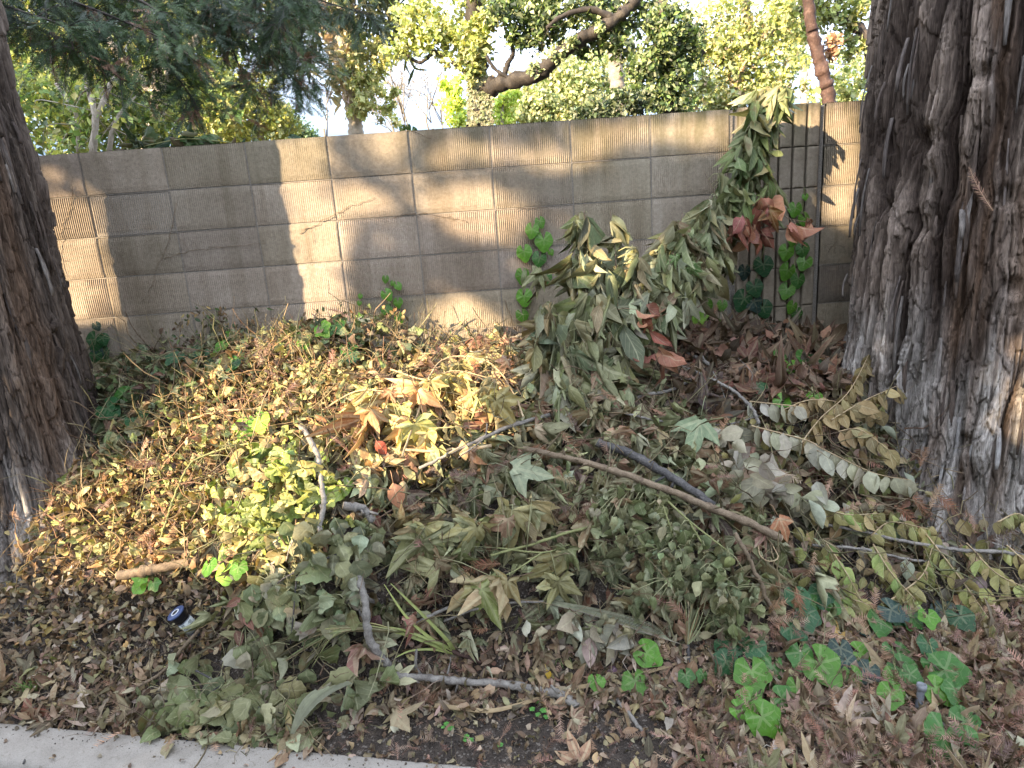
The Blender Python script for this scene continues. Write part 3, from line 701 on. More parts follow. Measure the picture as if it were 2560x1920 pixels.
GREYL = [(.33, .31, .23), (.27, .25, .18), (.38, .35, .27), (.22, .20, .14)]
heap = {k: Batch() for k in ('litter', 'clip', 'twig', 'needle')}
def lay(P, nn, tpl, size, cols, b='clip', mode='flat', lift=(.0, .05), wid=(.85, 1.1), fold=(-.5, .5), curl=(-.3, .6), wr=.035, dry=(.2, .8), w=None, jit=.16):
    m = len(P)
    if not m: return
    u = lambda a: rng.uniform(a[0], a[1], m)
    P = P + nn * u(lift)[:, None]
    if mode == 'flat': Nn = nn + .38 * rdir(m); D = rdir(m)
    elif mode == 'hang':
        D = np.stack([rng.normal(0, .38, m), rng.uniform(-.6, .1, m), rng.uniform(-1.2, -.5, m)], 1); Nn = np.stack([rng.normal(0, 1.1, m), -np.ones(m), rng.uniform(-.2, .9, m)], 1)
    else: Nn = rdir(m) + nn * .3; D = rdir(m)
    heap[b].put(tpl, P, D, Nn, np.exp(rng.normal(0, .22, m)).clip(.6, 1.35) * size, pal(cols, m, jit, w), u(wid), u(fold), u(curl), wr, u(dry), tw=.9 if mode != 'flat' else .35, roll=1.)
def pick(zn, z, P, nn, p=1.):
    k = np.isin(z, zn)
    if p < 1: k &= rng.random(len(z)) < p
    return P[k], nn[k]
# bottom layers everywhere
P, nn = surf(22000); z = zone(P)
lay(*pick(['litter', 'mid'], z, P, nn, .8), T_OVAL, .038, LIT, 'litter', lift=(0, .018), wid=(.5, .95), fold=(-.6, .6), wr=.06, curl=(-.8, .9))
lay(*pick(['litter', 'mid'], z, P, nn, .10), T_MAPLE, .075, LIT, 'litter', lift=(0, .02), fold=(-.5, .5), wr=.06, curl=(-.6, .9))
lay(*pick(['bare'], z, P, nn, .22), T_OVAL, .04, LIT, 'litter', lift=(0, .006), wr=.05)
lay(*pick(['brown'], z, P, nn), T_OVAL, .065, BROWN, 'litter', lift=(-.08, .02), wr=.06, curl=(-.8, .9))
lay(*pick(['brown'], z, P, nn, .6), T_TRI, .09, BROWN, 'litter', lift=(0, .04), wr=.06)
lay(*pick(['fine', 'mid'], z, P, nn), T_OVAL, .038, LIT, 'litter', lift=(0, .02), wr=.06)
lay(*pick(['dry', 'fine', 'green'], z, P, nn), T_OVAL, .036, DRY + BROWN[:3], 'clip', 'rand', lift=(-.08, .0), wr=.06)
lay(*pick(['yg', 'tan', 'olive', 'round', 'oval'], z, P, nn), T_TRI, .085, [tuple(np.array(c) * .5) for c in OLIVE] + BROWN, 'clip', 'hang', lift=(-.10, -.01), wr=.05)  # darkened olive puts the gap shade into the buried leaves' colour
P, nn = surf(52000); z = zone(P, 20)
lay(*pick(['dry'], z, P, nn), T_CRUMB, .028, DRY, 'clip', 'rand', lift=(-.05, .045), wr=.12, wid=(.5, 1.3), curl=(-.8, .8))
lay(*pick(['fine'], z, P, nn, .9), T_CRUMB, .022, LIT + DRY[:3], 'litter', 'rand', lift=(0, .025), wr=.12, curl=(-.8, .8))
lay(*pick(['mid', 'litter', 'bare'], z, P, nn, .35), T_CRUMB, .018, LIT, 'litter', 'rand', lift=(0, .012), wr=.12)
lay(*pick(['brown'], z, P, nn, .5), T_CRUMB, .03, BROWN, 'litter', 'rand', lift=(0, .04), wr=.12)
P, nn = surf(30000, -2.6, 2.8, 1.2, 2.3); z = zone(P, 20)
lay(*pick(['litter', 'mid'], z, P, nn, .55), T_OVAL, .048, LIT, 'litter', lift=(.004, .025), wid=(.4, 1.), fold=(-.9, .9), wr=.06, curl=(-1, 1))
lay(*pick(['litter'], z, P, nn, .12), T_TRI, .06, LIT, 'litter', lift=(.004, .025), wid=(.5, 1.), fold=(-.9, .9), wr=.07, curl=(-1, 1))
lay(*pick(['fine'], z, P, nn, .3), T_OVAL, .03, LIT, 'litter', 'rand', lift=(.004, .03), wid=(.3, .8), fold=(-.9, .9), wr=.07)
k = z == 'dry'; kx_, _ = project(P); k2 = k & (kx_ < 380) & (rng.random(len(k)) < .5)
lay(P[k2], nn[k2], T_CRUMB, .028, [(.46, .27, .11), (.38, .20, .08), (.50, .34, .16), (.30, .15, .07)], 'clip', 'rand', lift=(.0, .06), wr=.12, wid=(.4, 1.2), curl=(-.8, .8))
# upper layers
P, nn = surf(15000); z = zone(P, 24)
lay(*pick(['dry'], z, P, nn, .5), T_IVY, .038, DRY + OLIVE[:2], 'clip', 'rand', lift=(.01, .06), fold=(-1.2, 1.2), curl=(-1.1, 1.1), wr=.06)
lay(*pick(['dry'], z, P, nn, .45), T_OVAL, .042, DRY, 'clip', 'rand', lift=(.02, .065), fold=(-1., 1.), curl=(-1.1, 1.1), wr=.05)
lay(*pick(['green'], z, P, nn, .9), T_IVY, .052, GREEN + OLIVE[:1], 'clip', 'rand', lift=(.0, .07), wr=.04)
lay(*pick(['green'], z, P, nn, .3), T_CRUMB, .04, BROWN, 'clip', 'rand', lift=(.0, .07), wr=.1)
lay(*pick(['yg'], z, P, nn, .35), T_IVY, .055, OLIVE + TAN[:3], 'clip', 'hang', lift=(.0, .05), wr=.05)
lay(*pick(['yg'], z, P, nn, .35), T_HEART, .05, YG, 'clip', 'hang', lift=(.02, .06), wr=.035, dry=(0, .4))
lay(*pick(['tan'], z, P, nn, .36), T_MAPLE, .095, TAN, 'clip', 'hang', lift=(-.02, .07), wid=(.6, 1.), fold=(-1.7, .0), curl=(-.5, 1.5), wr=.06)
lay(*pick(['tan'], z, P, nn, .3), T_OVAL, .08, TAN + BROWN[:2], 'clip', 'hang', lift=(.01, .07), fold=(-1.1, 1.1), curl=(-1., 1.2), wr=.045)
lay(*pick(['olive'], z, P, nn, .22), T_MAPLE, .10, OLIVE + [(.26, .18, .10)], 'clip', 'hang', lift=(-.02, .08), wid=(.55, 1.), fold=(-1.8, -.3), curl=(-.4, 1.5), wr=.055)
lay(*pick(['olive'], z, P, nn, .50), T_TRI, .085, OLIVE + [(.28, .19, .12)], 'clip', 'hang', lift=(-.03, .08), wid=(.45, .85), fold=(-1.9, -.3), curl=(-.5, 1.5), wr=.055)
lay(*pick(['olive', 'round'], z, P, nn, .25), T_OVALW, .06, OLIVE, 'clip', 'hang', lift=(-.02, .08), wid=(.6, 1.), fold=(-1.5, .8), curl=(-.9, 1.5), wr=.05)
lay(*pick(['olive'], z, P, nn, .06), T_MAPLE, .09, [(.30, .19, .13), (.24, .13, .09)], 'clip', 'hang', lift=(.04, .09), fold=(-1.3, .2), curl=(-.1, 1.2), wr=.05)
lay(*pick(['round'], z, P, nn, .7), T_ROUND, .062, PALEG + OLIVE[:3], 'clip', 'hang', lift=(.01, .07), fold=(-.5, .3), curl=(-.2, .8), wr=.035)
lay(*pick(['oval'], z, P, nn, .55), T_OVALW, .06, OVAL + GREYL[:2], 'clip', 'hang', lift=(.0, .06), fold=(-1.1, .4), curl=(-.2, .9), wr=.03)
lay(*pick(['oval'], z, P, nn, .3), T_OVAL, .06, BROWN + LIT, 'litter', 'flat', lift=(.0, .03), wr=.05)
lay(*pick(['fine'], z, P, nn, .25), T_OVAL, .055, LIT + [(.42, .36, .30)], 'litter', lift=(.0, .03), wr=.05)
lay(*pick(['litter'], z, P, nn, .05), T_MAPLE, .09, LIT, 'litter', lift=(.008, .03), fold=(-.6, .6), wr=.05, curl=(-.9, .9))
lay(*pick(['mid', 'litter'], z, P, nn, .13), T_OVAL, .062, LIT + [(.40, .31, .24)], 'litter', lift=(.008, .03), fold=(-.9, .9), wr=.05, curl=(-1, 1))
lay(*pick(['brown'], z, P, nn, .25), T_OVAL, .085, BROWN + [(.30, .17, .11), (.34, .22, .16)], 'litter', lift=(.01, .05), wr=.05, curl=(-1, 1))
# needle sprigs and crumbs of needles
P, nn = surf(36000); z = zone(P)
NB = [(.30, .17, .115), (.22, .125, .09), (.40, .26, .18), (.15, .09, .065)]
a, b = pick(['litter'], z, P, nn, .85); px, _ = project(a); k = rng.random(len(px)) < np.where(px > 1000, 1., .35); lay(a[k], b[k], T_SPRIGS[0], .07, NB, 'needle', lift=(.012, .045), fold=(0, 0), curl=(-.5, .5), wr=.01)
lay(*pick(['mid', 'bare'], z, P, nn, .3), T_SPRIGS[1], .06, NB, 'needle', lift=(.002, .012), fold=(0, 0), curl=(-.3, .3), wr=.01)
lay(*pick(['dry', 'olive', 'tan', 'oval', 'brown'], z, P, nn, .05), T_SPRIGS[2], .10, NB + [(.34, .20, .12)], 'needle', lift=(.03, .07), fold=(0, 0), curl=(-.6, .6), wr=.01)
# loose stems and twigs
P, nn = surf(22000); z = zone(P)
for i, t in enumerate(T_TWIGS):
    k = rng.integers(0, 5, len(P)) == i; zz, PP, NN = z[k], P[k], nn[k]
    lay(*pick(['dry'], zz, PP, NN, .9), t, .15, [(.40, .28, .14), (.34, .20, .10), (.30, .26, .12), (.26, .13, .08)], 'twig', lift=(.02, .075), wid=(.5, 1.3), fold=(0, 0), curl=(-.9, .9), wr=.006)
    lay(*pick(['green', 'yg', 'tan', 'olive', 'round', 'oval'], zz, PP, NN, .38), t, .20, [(.22, .16, .09), (.30, .26, .14), (.18, .17, .08), (.14, .08, .05)], 'twig', lift=(.02, .08), wid=(.4, 1.0), fold=(0, 0), curl=(-.6, .6), wr=.005)
    lay(*pick(['fine', 'mid', 'litter', 'brown'], zz, PP, NN, .38), t, .12, [(.22, .15, .10), (.14, .09, .065), (.33, .25, .18)], 'twig', lift=(.002, .03), wid=(.3, 1.0), fold=(0, 0), curl=(-.4, .4), wr=.005)
    lay(*pick(['bare'], zz, PP, NN, .3), t, .06, [(.22, .15, .10), (.14, .09, .065)], 'twig', lift=(.002, .006), wid=(.4, 1.1), fold=(0, 0), curl=(-.2, .2), wr=.005)
# leaf drift spilling over the kerb
kx = []
for px, py in ((345, 1590), (380, 1585), (420, 1600), (470, 1598), (500, 1608), (560, 1600), (600, 1612), (640, 1605), (680, 1600)): kx.append(hit(px, py, .008))
kx = np.repeat(np.array(kx), 4, 0) + rng.normal(0, 1, (36, 3)) * (.03, .02, .006); kx[:, 2] = np.maximum(kx[:, 2], .012)
heap['clip'].put(T_ROUND, kx, rdir(36) * (1, 1, .2), np.tile([0, 0, 1.], (36, 1)) + .5 * rdir(36), .06, pal(OLIVE + PALEG, 36), 1., .3, .5, .03, .4)
tag(heap['litter'].build('leaf_litter', M['litter']), 'brown fallen leaves carpeting the soil round the heap', 'leaf litter', kind='stuff')
tag(heap['clip'].build('heap_of_clippings', M['leaf']), 'waist high heap of wilted and dried garden clippings against the wall', 'clippings', kind='stuff')
tag(heap['twig'].build('loose_twigs', M['litter']), 'thin dry stems and twigs tangled through the heap', 'twigs', kind='stuff')
tag(heap['needle'].build('fallen_needles', M['needle'], smooth_=False), 'rust brown redwood needle sprigs scattered on the ground', 'needle litter', kind='stuff')
# pebbles and crumbs of earth on the bare soil
PB = Batch(); P, nn = surf(9000, -2.6, 2.6, 1.2, 2.2); z = zone(P, 14); P, nn = pick(['bare', 'mid', 'litter'], z, P, nn, .8)
oct_ = (np.array([(1, 0, 0), (-1, 0, 0), (0, 1, 0), (0, -1, 0), (0, 0, 1), (0, 0, -1)], float) * .5, np.array([(0, 2, 4), (2, 1, 4), (1, 3, 4), (3, 0, 4), (2, 0, 5), (1, 2, 5), (3, 1, 5), (0, 3, 5)]), np.zeros((6, 2)))
PB.put(oct_, P, rdir(len(P)), rdir(len(P)), np.exp(rng.normal(0, .5, len(P))) * .005, pal([(.05, .04, .03), (.08, .06, .045), (.035, .028, .022), (.22, .19, .16)], len(P), w=[5, 4, 5, 1]), 1, 0, 0, .12)
ks_ = np.array([kpt(rng.uniform(-2.6, 2.6), abs(rng.normal(0, .035)) + .004, .002) for _ in range(900)]); PB.put(oct_, ks_, rdir(900), rdir(900), np.exp(rng.normal(0, .5, 900)) * .0035, pal([(.06, .045, .035), (.10, .08, .06), (.2, .15, .1)], 900), 1, 0, 0, .12)
ks_ = np.array([kpt(rng.uniform(-2.6, 1.5), rng.uniform(.004, .13), .004) for _ in range(70)]); PB.put(T_CRUMB, ks_, rdir(70) * (1, 1, .1), np.tile([0, 0, 1.], (70, 1)), .014, pal(LIT, 70), 1, 0, 0, .08)
tag(PB.build('soil_crumbs', M['needle'], smooth_=False), 'dark crumbs of earth on the bare soil behind the kerb', 'soil', kind='stuff')

# ------------------------------------------------------------------ individual sticks
CUT = Batch
def hp(pts, lift=.05):
    """control points (px, py[, lift or Y]) -> world; a value above 1 is a depth, below it a lift over the heap"""
    out = []
    for p in pts:
        v = p[2] if len(p) > 2 else lift
        out.append(at(p[0], p[1], v) if v > 1 else hit(p[0], p[1], v))
    return out
def stick(name, label, cat, pts, r0, r1, mat, lift=.05, cut=None, twigs=(), group=None, wob=.06, k=9, knots=3):
    W0_ = np.array(hp(pts, lift))
    if len(pts) >= 4 and max(p[2] if len(p) > 2 else 0 for p in pts) < 1:
        tt = np.arange(len(W0_)) / (len(W0_) - 1); yy = np.polyval(np.polyfit(tt, W0_[:, 1], 2), tt); yy = yy - 1. * max(0, (yy - W0_[:, 1]).max()); W0_ = np.array([at(p[0], p[1], y) for p, y in zip(pts, yy)])
    W = catmull(W0_, 10); n = len(W)
    rad = np.linspace(r0, r1, n) * (1 + .05 * rng.normal(0, 1, n))
    for _ in range(knots):
        j = rng.integers(2, n - 2); rad[j] *= 1.22; rad[j + 1] *= 1.1
    W = W + rng.normal(0, 1, W.shape) * min(r0, .006) * .2 + np.stack([np.sin(np.arange(n) * .55 + rng.uniform(0, 6)), np.zeros(n), np.cos(np.arange(n) * .43 + rng.uniform(0, 6))], 1) * min(r0, .008) * .16
    t = empty(name, W[0], label, cat, group); B = Batch(); B.tube(W, rad, k=k, wob=wob)
    for _ in range(3):
        j = rng.integers(2, n - 2); e = W[j] + rdir(1)[0] * (1, .5, 1) * rad[j] * rng.uniform(2, 4); B.tube([W[j], e], [rad[j] * .5, rad[j] * .3], k=5)
    o = B.build('branch' if name != 'branch' else 'stem', M[mat], t)
    if cut:
        for e in cut:
            i, j = (0, 1) if e == 0 else (-1, -2); d = W[i] - W[j]; d /= np.linalg.norm(d); B = Batch(); B.tube([W[i] - d * .001, W[i] + d * .0025], rad[i] * .93, k=14); B.build('cut_face', M['cut_wood'], t)
    for tw in twigs:
        Wt = catmull(hp(tw[0], lift), 6); B = Batch(); B.tube(Wt, np.linspace(tw[1], tw[1] * .5, len(Wt)), k=5, wob=.05); B.build('twig', M[mat], t)
    return t
stick('stick', 'pale curved stick arching over the sunlit yellow leaves', 'stick', [(648, 918, .09), (668, 948, .11), (686, 985, .13), (694, 1040, .14), (699, 1090, .14), (690, 1148, .11)], .0105, .0085, 'grey_wood', cut=(0,), twigs=[([(690, 1148, .11), (678, 1185, .11), (664, 1212, .10)], .0035)])
stick('stick', 'short grey cut stub beside the lower end of the curved stick', 'stick', [(738, 1144, .14), (765, 1140, .13), (798, 1134, .10)], .013, .0125, 'grey_wood', cut=(0, 1))
stick('log', 'thick brown sawn log end sticking out at lower left', 'log', [(258, 1243, .12), (300, 1237, .10), (350, 1226, .07), (430, 1212, .0)], .0185, .018, 'brown_wood', cut=(0,), wob=.02)
stick('stick', 'long thin grey stick crossing the middle of the heap diagonally', 'stick', [(905, 1012, .07), (960, 985, .09), (1040, 948, .10), (1110, 918, .10), (1185, 897, .09)], .0055, .0085, 'grey_wood', twigs=[([(1060, 942, .1), (1050, 975, .08), (1000, 1000, .06)], .004)])
stick('pole', 'longest straight pole running down right to a pale sawn tip', 'branch', [(1130, 968, .04), (1230, 990, .07), (1340, 1022, .09), (1450, 1062, .10), (1570, 1110, .11), (1686, 1162, .12)], .010, .0145, 'brown_wood', cut=(1,), wob=.025)
stick('log', 'dark weathered log half buried under the long pole', 'log', [(1290, 955, .06), (1370, 985, .09), (1450, 1030, .09), (1540, 1090, .07)], .017, .014, 'dark_wood')
stick('fallen_branch', 'thick grey branch lying on the soil at bottom centre', 'branch', [(848, 1458, .03), (900, 1462, .035), (980, 1470, .035), (1080, 1478, .035), (1170, 1492, .03), (1222, 1506, .025), (1246, 1528, .02)], .010, .0155, 'grey_wood', cut=(0,), twigs=[([(905, 1462, .03), (885, 1440, .05), (880, 1400, .09)], .0085), ([(970, 1468, .04), (975, 1440, .06), (965, 1425, .07)], .004)])
stick('branch', 'upright grey branch between round leaves and yellow blades', 'branch', [(772, 1222, .12), (780, 1262, .13), (790, 1310, .13), (795, 1370, .11), (815, 1410, .09), (838, 1436, .05)], .011, .0145, 'grey_wood', twigs=[([(800, 1300, .05), (768, 1290, .06), (770, 1330, .05)], .008)])
stick('stick', 'slim stick with pale broken tip leaning over ivy right of the hanging leaves', 'stick', [(1588, 1152, .12), (1612, 1195, .12), (1640, 1255, .09), (1662, 1305, .06), (1684, 1352, .02)], .0075, .0065, 'brown_wood', lift=.08)
stick('stick', 'long pale switch reaching the right edge under the redwood foot', 'branch', [(1760, 1128, .05), (1850, 1145, .07), (1950, 1168, .08), (2060, 1186, .08), (2150, 1192, .08), (2260, 1206, .08)], .0055, .0075, 'grey_wood', twigs=[([(2120, 1190, .08), (2180, 1215, .08), (2230, 1235, .07)], .003)])
stick('stick', 'straight pale switch just below the longer one at right', 'branch', [(1755, 1178, .06), (1860, 1186, .07), (1950, 1206, .06), (2010, 1215, .05)], .0055, .0045, 'grey_wood')
stick('stick', 'thin bare branch arching down through the brown leaf bank', 'branch', [(1418, 768, .06), (1470, 790, .09), (1530, 815, .10), (1585, 845, .10), (1622, 880, .09), (1640, 915, .05)], .006, .0075, 'grey_wood', twigs=[([(1535, 818, .1), (1545, 860, .08), (1560, 900, .06)], .003), ([(1590, 850, .1), (1583, 830, .12), (1570, 815, .13)], .0025)])
stick('stick', 'bleached thin twig lying level below the brown leaf bank', 'stick', [(1352, 893, .07), (1420, 908, .09), (1500, 916, .10), (1580, 915, .09), (1640, 898, .08)], .0045, .0035, 'grey_wood')
stick('stick', 'grey stick under the brown leaves just right of the wilted branch', 'stick', [(1400, 728, .05), (1440, 748, .06), (1490, 766, .05), (1530, 785, .03)], .011, .009, 'grey_wood')
stick('stick', 'short rising grey stick at the foot of the wilted branch', 'stick', [(1345, 864, .08), (1400, 853, .10), (1460, 838, .11), (1500, 815, .1)], .0065, .008, 'grey_wood')
stick('stick', 'peeled sunlit stick sloping up toward the wall', 'stick', [(1005, 772, .06), (1050, 755, .08), (1095, 735, .09), (1130, 722, .08)], .0085, .010, 'cut_wood')
stick('stick', 'reddish sunlit stick lying level in the tan leaves', 'stick', [(872, 972, .07), (940, 974, .09), (1000, 970, .10), (1062, 964, .09)], .006, .0065, 'tan_wood')
stick('stick', 'bluish grey stick under the hanging tan leaves', 'stick', [(880, 1355, .05), (930, 1330, .07), (985, 1306, .08), (1030, 1290, .06)], .006, .0055, 'grey_wood')
stick('stick', 'curved grey twig below the pale dead leaf bunch', 'stick', [(960, 1342, .06), (1020, 1318, .08), (1100, 1302, .08), (1180, 1300, .06)], .0042, .004, 'grey_wood')
stick('stick', 'long crooked twig running from the jar to the kerb', 'stick', [(186, 1536, .012), (240, 1518, .02), (300, 1482, .03), (350, 1452, .04), (395, 1400, .06), (430, 1362, .08)], .0035, .0065, 'brown_wood')
stick('stick', 'short grey stick on bare soil right of the thick branch', 'stick', [(1318, 1500, .012), (1350, 1540, .012), (1392, 1590, .012)], .0055, .0065, 'grey_wood')
stick('stick', 'weathered splinter of wood at the bottom right', 'stick', [(1955, 1582, .02), (2020, 1580, .02), (2090, 1570, .02)], .007, .006, 'grey_wood')
stick('stick', 'dark twig beside the foot of the left redwood', 'stick', [(255, 952, .05), (290, 956, .07), (330, 955, .06), (352, 948, .06)], .005, .003, 'dark_wood')
stick('stick', 'thin twig with its end on the kerb at lower left', 'stick', [(52, 1655, .01), (72, 1610, .01), (88, 1572, .012)], .003, .0022, 'dark_wood')
stick('vine_stem', 'olive green vine stem looping over the dry leaves at left', 'vine', [(345, 1170, .05), (372, 1085, .07), (405, 1010, .09), (440, 985, .09), (500, 965, .08), (560, 955, .06)], .0042, .0036, 'green_stem')
stick('vine_stem', 'arched tan stem over the sunny leaves left of the wilted branch', 'vine', [(868, 985, .06), (900, 900, .10), (935, 800, .14), (980, 770, .16), (1060, 785, .16), (1110, 850, .12), (1130, 900, .08)], .0038, .003, 'tan_wood')
stick('vine_stem', 'thin yellow stem hanging over the lower yellow leaves', 'vine', [(560, 1205, .08), (600, 1215, .09), (640, 1260, .08), (655, 1330, .06)], .003, .0026, 'green_stem')
stick('vine_stem', 'bundle like brown stem lying over the dry ivy', 'vine', [(415, 905, .05), (480, 888, .07), (540, 885, .07), (590, 870, .06)], .006, .0035, 'tan_wood')
stick('vine_stem', 'pale stem crossing the olive leaves at centre', 'vine', [(1060, 1200, .07), (1150, 1175, .09), (1230, 1150, .10), (1290, 1135, .1)], .0045, .0055, 'green_stem')
stick('stem_loop', 'small pale looped tendril under the sawn pole tip', 'tendril', [(1640, 1150, .10), (1640, 1195, .11), (1660, 1212, .11), (1680, 1205, .11), (1670, 1180, .11), (1655, 1160, .10)], .002, .0018, 'tan_wood')
stick('stick', 'bare upright twig at the edge of the hanging bunch', 'stick', [(1478, 1395, .03), (1487, 1440, .02), (1495, 1490, .01)], .006, .005, 'dark_wood')
# flat tan strap leaf on the ground
def strap(name, label, cat, pts, w0, w1, mat, cols, lift=.02, nrm=None, parent=None):
    W = catmull(hp(pts, lift), 8); n = len(W); t = np.gradient(W, axis=0); t /= np.linalg.norm(t, axis=1, keepdims=True)
    nn = Hn(W[:, 0], W[:, 1]) if nrm is None else np.tile(nrm, (n, 1)); X = np.cross(t, nn); X /= np.linalg.norm(X, axis=1, keepdims=True); wd = np.interp(np.linspace(0, 1, n), [0, .15, .8, 1], [w0, (w0 + w1) / 2 + w0 * .2, w1, w1 * .3])[:, None]
    up = np.cross(X, t)
    V = np.stack([W - X * wd / 2 + up * wd * .18, W, W + X * wd / 2 + up * wd * .18], 1).reshape(-1, 3)
    V = np.concatenate([V, V - np.repeat(up, 3, 0) * .0008]); B = Batch(); f = grid_faces(n, 3)
    B.raw(V, np.concatenate([f, f[:, ::-1] + 3 * n]), np.array([*cols, .3]), np.tile([0, .2, 0], (len(V), 1)))
    if parent is not None: return B.build(name, M[mat], parent)
    r = empty(name, W[0], label, cat); B.build('strap', M[mat], r); return r
strap('dry_strap_leaf', 'long flat tan strap leaf lying on bare soil below the thick branch', 'dry leaf', [(940, 1536), (1000, 1543), (1060, 1548), (1120, 1535), (1200, 1508), (1300, 1482), (1420, 1448), (1540, 1410)], .018, .013, 'litter', (.38, .26, .14))

# ------------------------------------------------------------------ leafy cut branches
def stem_set(parent, stems, mat, r=.006):
    """stems: polylines of (px,py,Y or lift); returns sampled points and tangents"""
    S = []
    for k, s in enumerate(stems):
        W = catmull(hp(s[0]), 8); B = Batch(); B.tube(W, np.linspace(s[1], s[1] * .45, len(W)), k=6, wob=.04); B.build('stem', M[mat], parent); S.append(W)
    return S
def blobs(spec):
    """(px, py, rx, ry, Y, n): leaf bases filling an ellipse at depth Y"""
    out = []
    for px, py, rx, ry, Y, n in spec:
        a = rng.uniform(0, 2 * PI, n); r = np.sqrt(rng.random(n)); 
        for x, y, d in zip(px + rx * r * np.cos(a), py + ry * r * np.sin(a), rng.normal(0, .035, n)):
            out.append(at(x, y, Y + d) if Y > 1 else hit(x, y, max(.0, Y + d * .8)))
    return np.array(out)
def hang(B, P, tpl, size, cols, side=.4, down=(-1.1, -.6), fold=(-1.2, -.2), curl=(-.1, .9), wid=(.8, 1.1), wr=.03, dry=(.15, .7), toward=(-.45, .1), sj=.2):
    m = len(P); D = np.stack([rng.normal(0, side, m), rng.uniform(*toward, m), rng.uniform(*down, m)], 1)
    Nn = np.stack([rng.normal(0, .7, m), -np.ones(m), rng.uniform(-.1, .6, m)], 1); u = lambda a: rng.uniform(a[0], a[1], m)
    B.put(tpl, P, D, Nn, size * np.exp(rng.normal(0, sj, m)), pal(cols, m, .17), u(wid), u(fold), u(curl), wr * 1.5, u(dry), tw=.8, roll=1.)
def petioles(B, P, S, col=(.25, .25, .12), frac=.6, r=.0013):
    A = np.concatenate(S)
    for p in P:
        if rng.random() > frac: continue
        d = ((A - p) ** 2).sum(1); q = A[np.argmin(d)]
        if d.min() < .22 ** 2: B.tube([p, (p + q) / 2 + (0, 0, .012), q], [r, r * 1.2, r * 1.4], col, k=3)
# 1 the big wilted branch leaning up against the wall
LB = [(.36, .37, .24), (.19, .19, .085), (.23, .235, .11), (.13, .15, .075), (.27, .28, .18), (.20, .20, .10), (.25, .20, .11)]
LBg = [(.14, .18, .07), (.17, .20, .08), (.11, .15, .055), (.22, .22, .11)]
b1 = empty('wilted_branch', hit(1330, 880), 'tall wilted branch of big drooping lobed leaves leaning up past the wall top', 'branch')
S = stem_set(b1, [([(1325, 900, 2.45), (1345, 840, 2.52), (1400, 700, 2.72), (1490, 590, 2.88), (1570, 480, 2.97), (1620, 380, 3.02), (1640, 300, 3.04), (1652, 240, 3.04), (1672, 195, 3.02), (1695, 190, 3.0)],   .0085),
                 ([(1345, 840, 2.52), (1310, 720, 2.62), (1285, 600, 2.72), (1270, 520, 2.76), (1262, 455, 2.78)], .0065), ([(1310, 720, 2.62), (1330, 600, 2.75), (1325, 500, 2.8), (1318, 455, 2.82)], .004),
                 ([(1400, 700, 2.72), (1440, 590, 2.83), (1465, 500, 2.88), (1475, 460, 2.9)], .0055), ([(1290, 640, 2.7), (1230, 610, 2.72), (1180, 575, 2.74)], .003),
                 ([(1400, 700, 2.72), (1480, 680, 2.8), (1540, 640, 2.86)], .004), ([(1325, 900, 2.45), (1260, 800, 2.52), (1200, 720, 2.58), (1150, 700, 2.6)], .005), ([(1570, 480, 2.97), (1545, 420, 2.98), (1520, 370, 3.0)], .003),
                 ([(1600, 430, 3.0), (1650, 430, 2.98), (1700, 470, 2.97), (1745, 480, 2.97)], .004)], 'brown_wood')
B = Batch()
P = blobs([(1255, 490, 20, 45, 2.77, 13), (1265, 580, 42, 55, 2.72, 26), (1160, 570, 10, 25, 2.72, 3), (1322, 490, 8, 30, 2.8, 4), (1470, 500, 28, 30, 2.88, 14), (1190, 690, 40, 50, 2.6, 20), (1280, 670, 50, 70, 2.62, 38), (1390, 610, 40, 50, 2.76, 28), (1440, 560, 45, 40, 2.82, 24),
           (1500, 570, 45, 50, 2.84, 30), (1185, 765, 34, 45, 2.5, 22), (1250, 780, 44, 45, 2.48, 26), (1215, 825, 34, 22, 2.42, 12), (1370, 575, 45, 50, 2.78, 34), (1420, 650, 45, 35, 2.74, 26), (1345, 690, 40, 50, 2.66, 26), (1450, 590, 40, 45, 2.84, 22), (1330, 780, 34, 40, 2.56, 14), (1540, 520, 36, 45, 2.92, 14), (1520, 490, 40, 40, 2.92, 24), (1560, 450, 34, 40, 2.95, 20), (1400, 670, 40, 25, 2.7, 10), (1470, 630, 30, 22, 2.78, 8)])
hang(B, P, T_TRI, .135, LB, side=.25, fold=(-1.9, -.6), wid=(.4, .75), curl=(-.5, 1.3)); k = rng.random(len(P)) < .5
hang(B, P[k] + rng.normal(0, .02, (k.sum(), 3)), T_OVAL, .13, LB, fold=(-1.2, 1.2), wid=(.6, 1.), curl=(-.9, 1.5), side=.3)
P2 = blobs([(1595, 410, 34, 40, 2.98, 18), (1625, 330, 32, 45, 3.02, 24), (1640, 260, 32, 35, 3.03, 20), (1655, 205, 34, 18, 3.02, 14), (1692, 188, 14, 8, 3.0, 7), (1560, 400, 25, 30, 3.0, 6), (1655, 390, 25, 50, 3.0, 8)])
hang(B, P2, T_TRI, .12, LBg, fold=(-1.9, -.4), wid=(.4, .7), side=.22); hang(B, P2, T_OVAL, .115, LBg, fold=(-1.3, 1.3), curl=(-.8, 1.4), side=.25, wid=(.7, 1.)); P = np.concatenate([P, P2])
hang(B, blobs([(1465, 570, 40, 25, 2.8, 9)]), T_MAPLE, .07, [(.14, .24, .08)], fold=(-.6, .2), dry=(0, .1))
petioles(B, P, S); B.build('drooping_leaves', M['leaf'], b1)
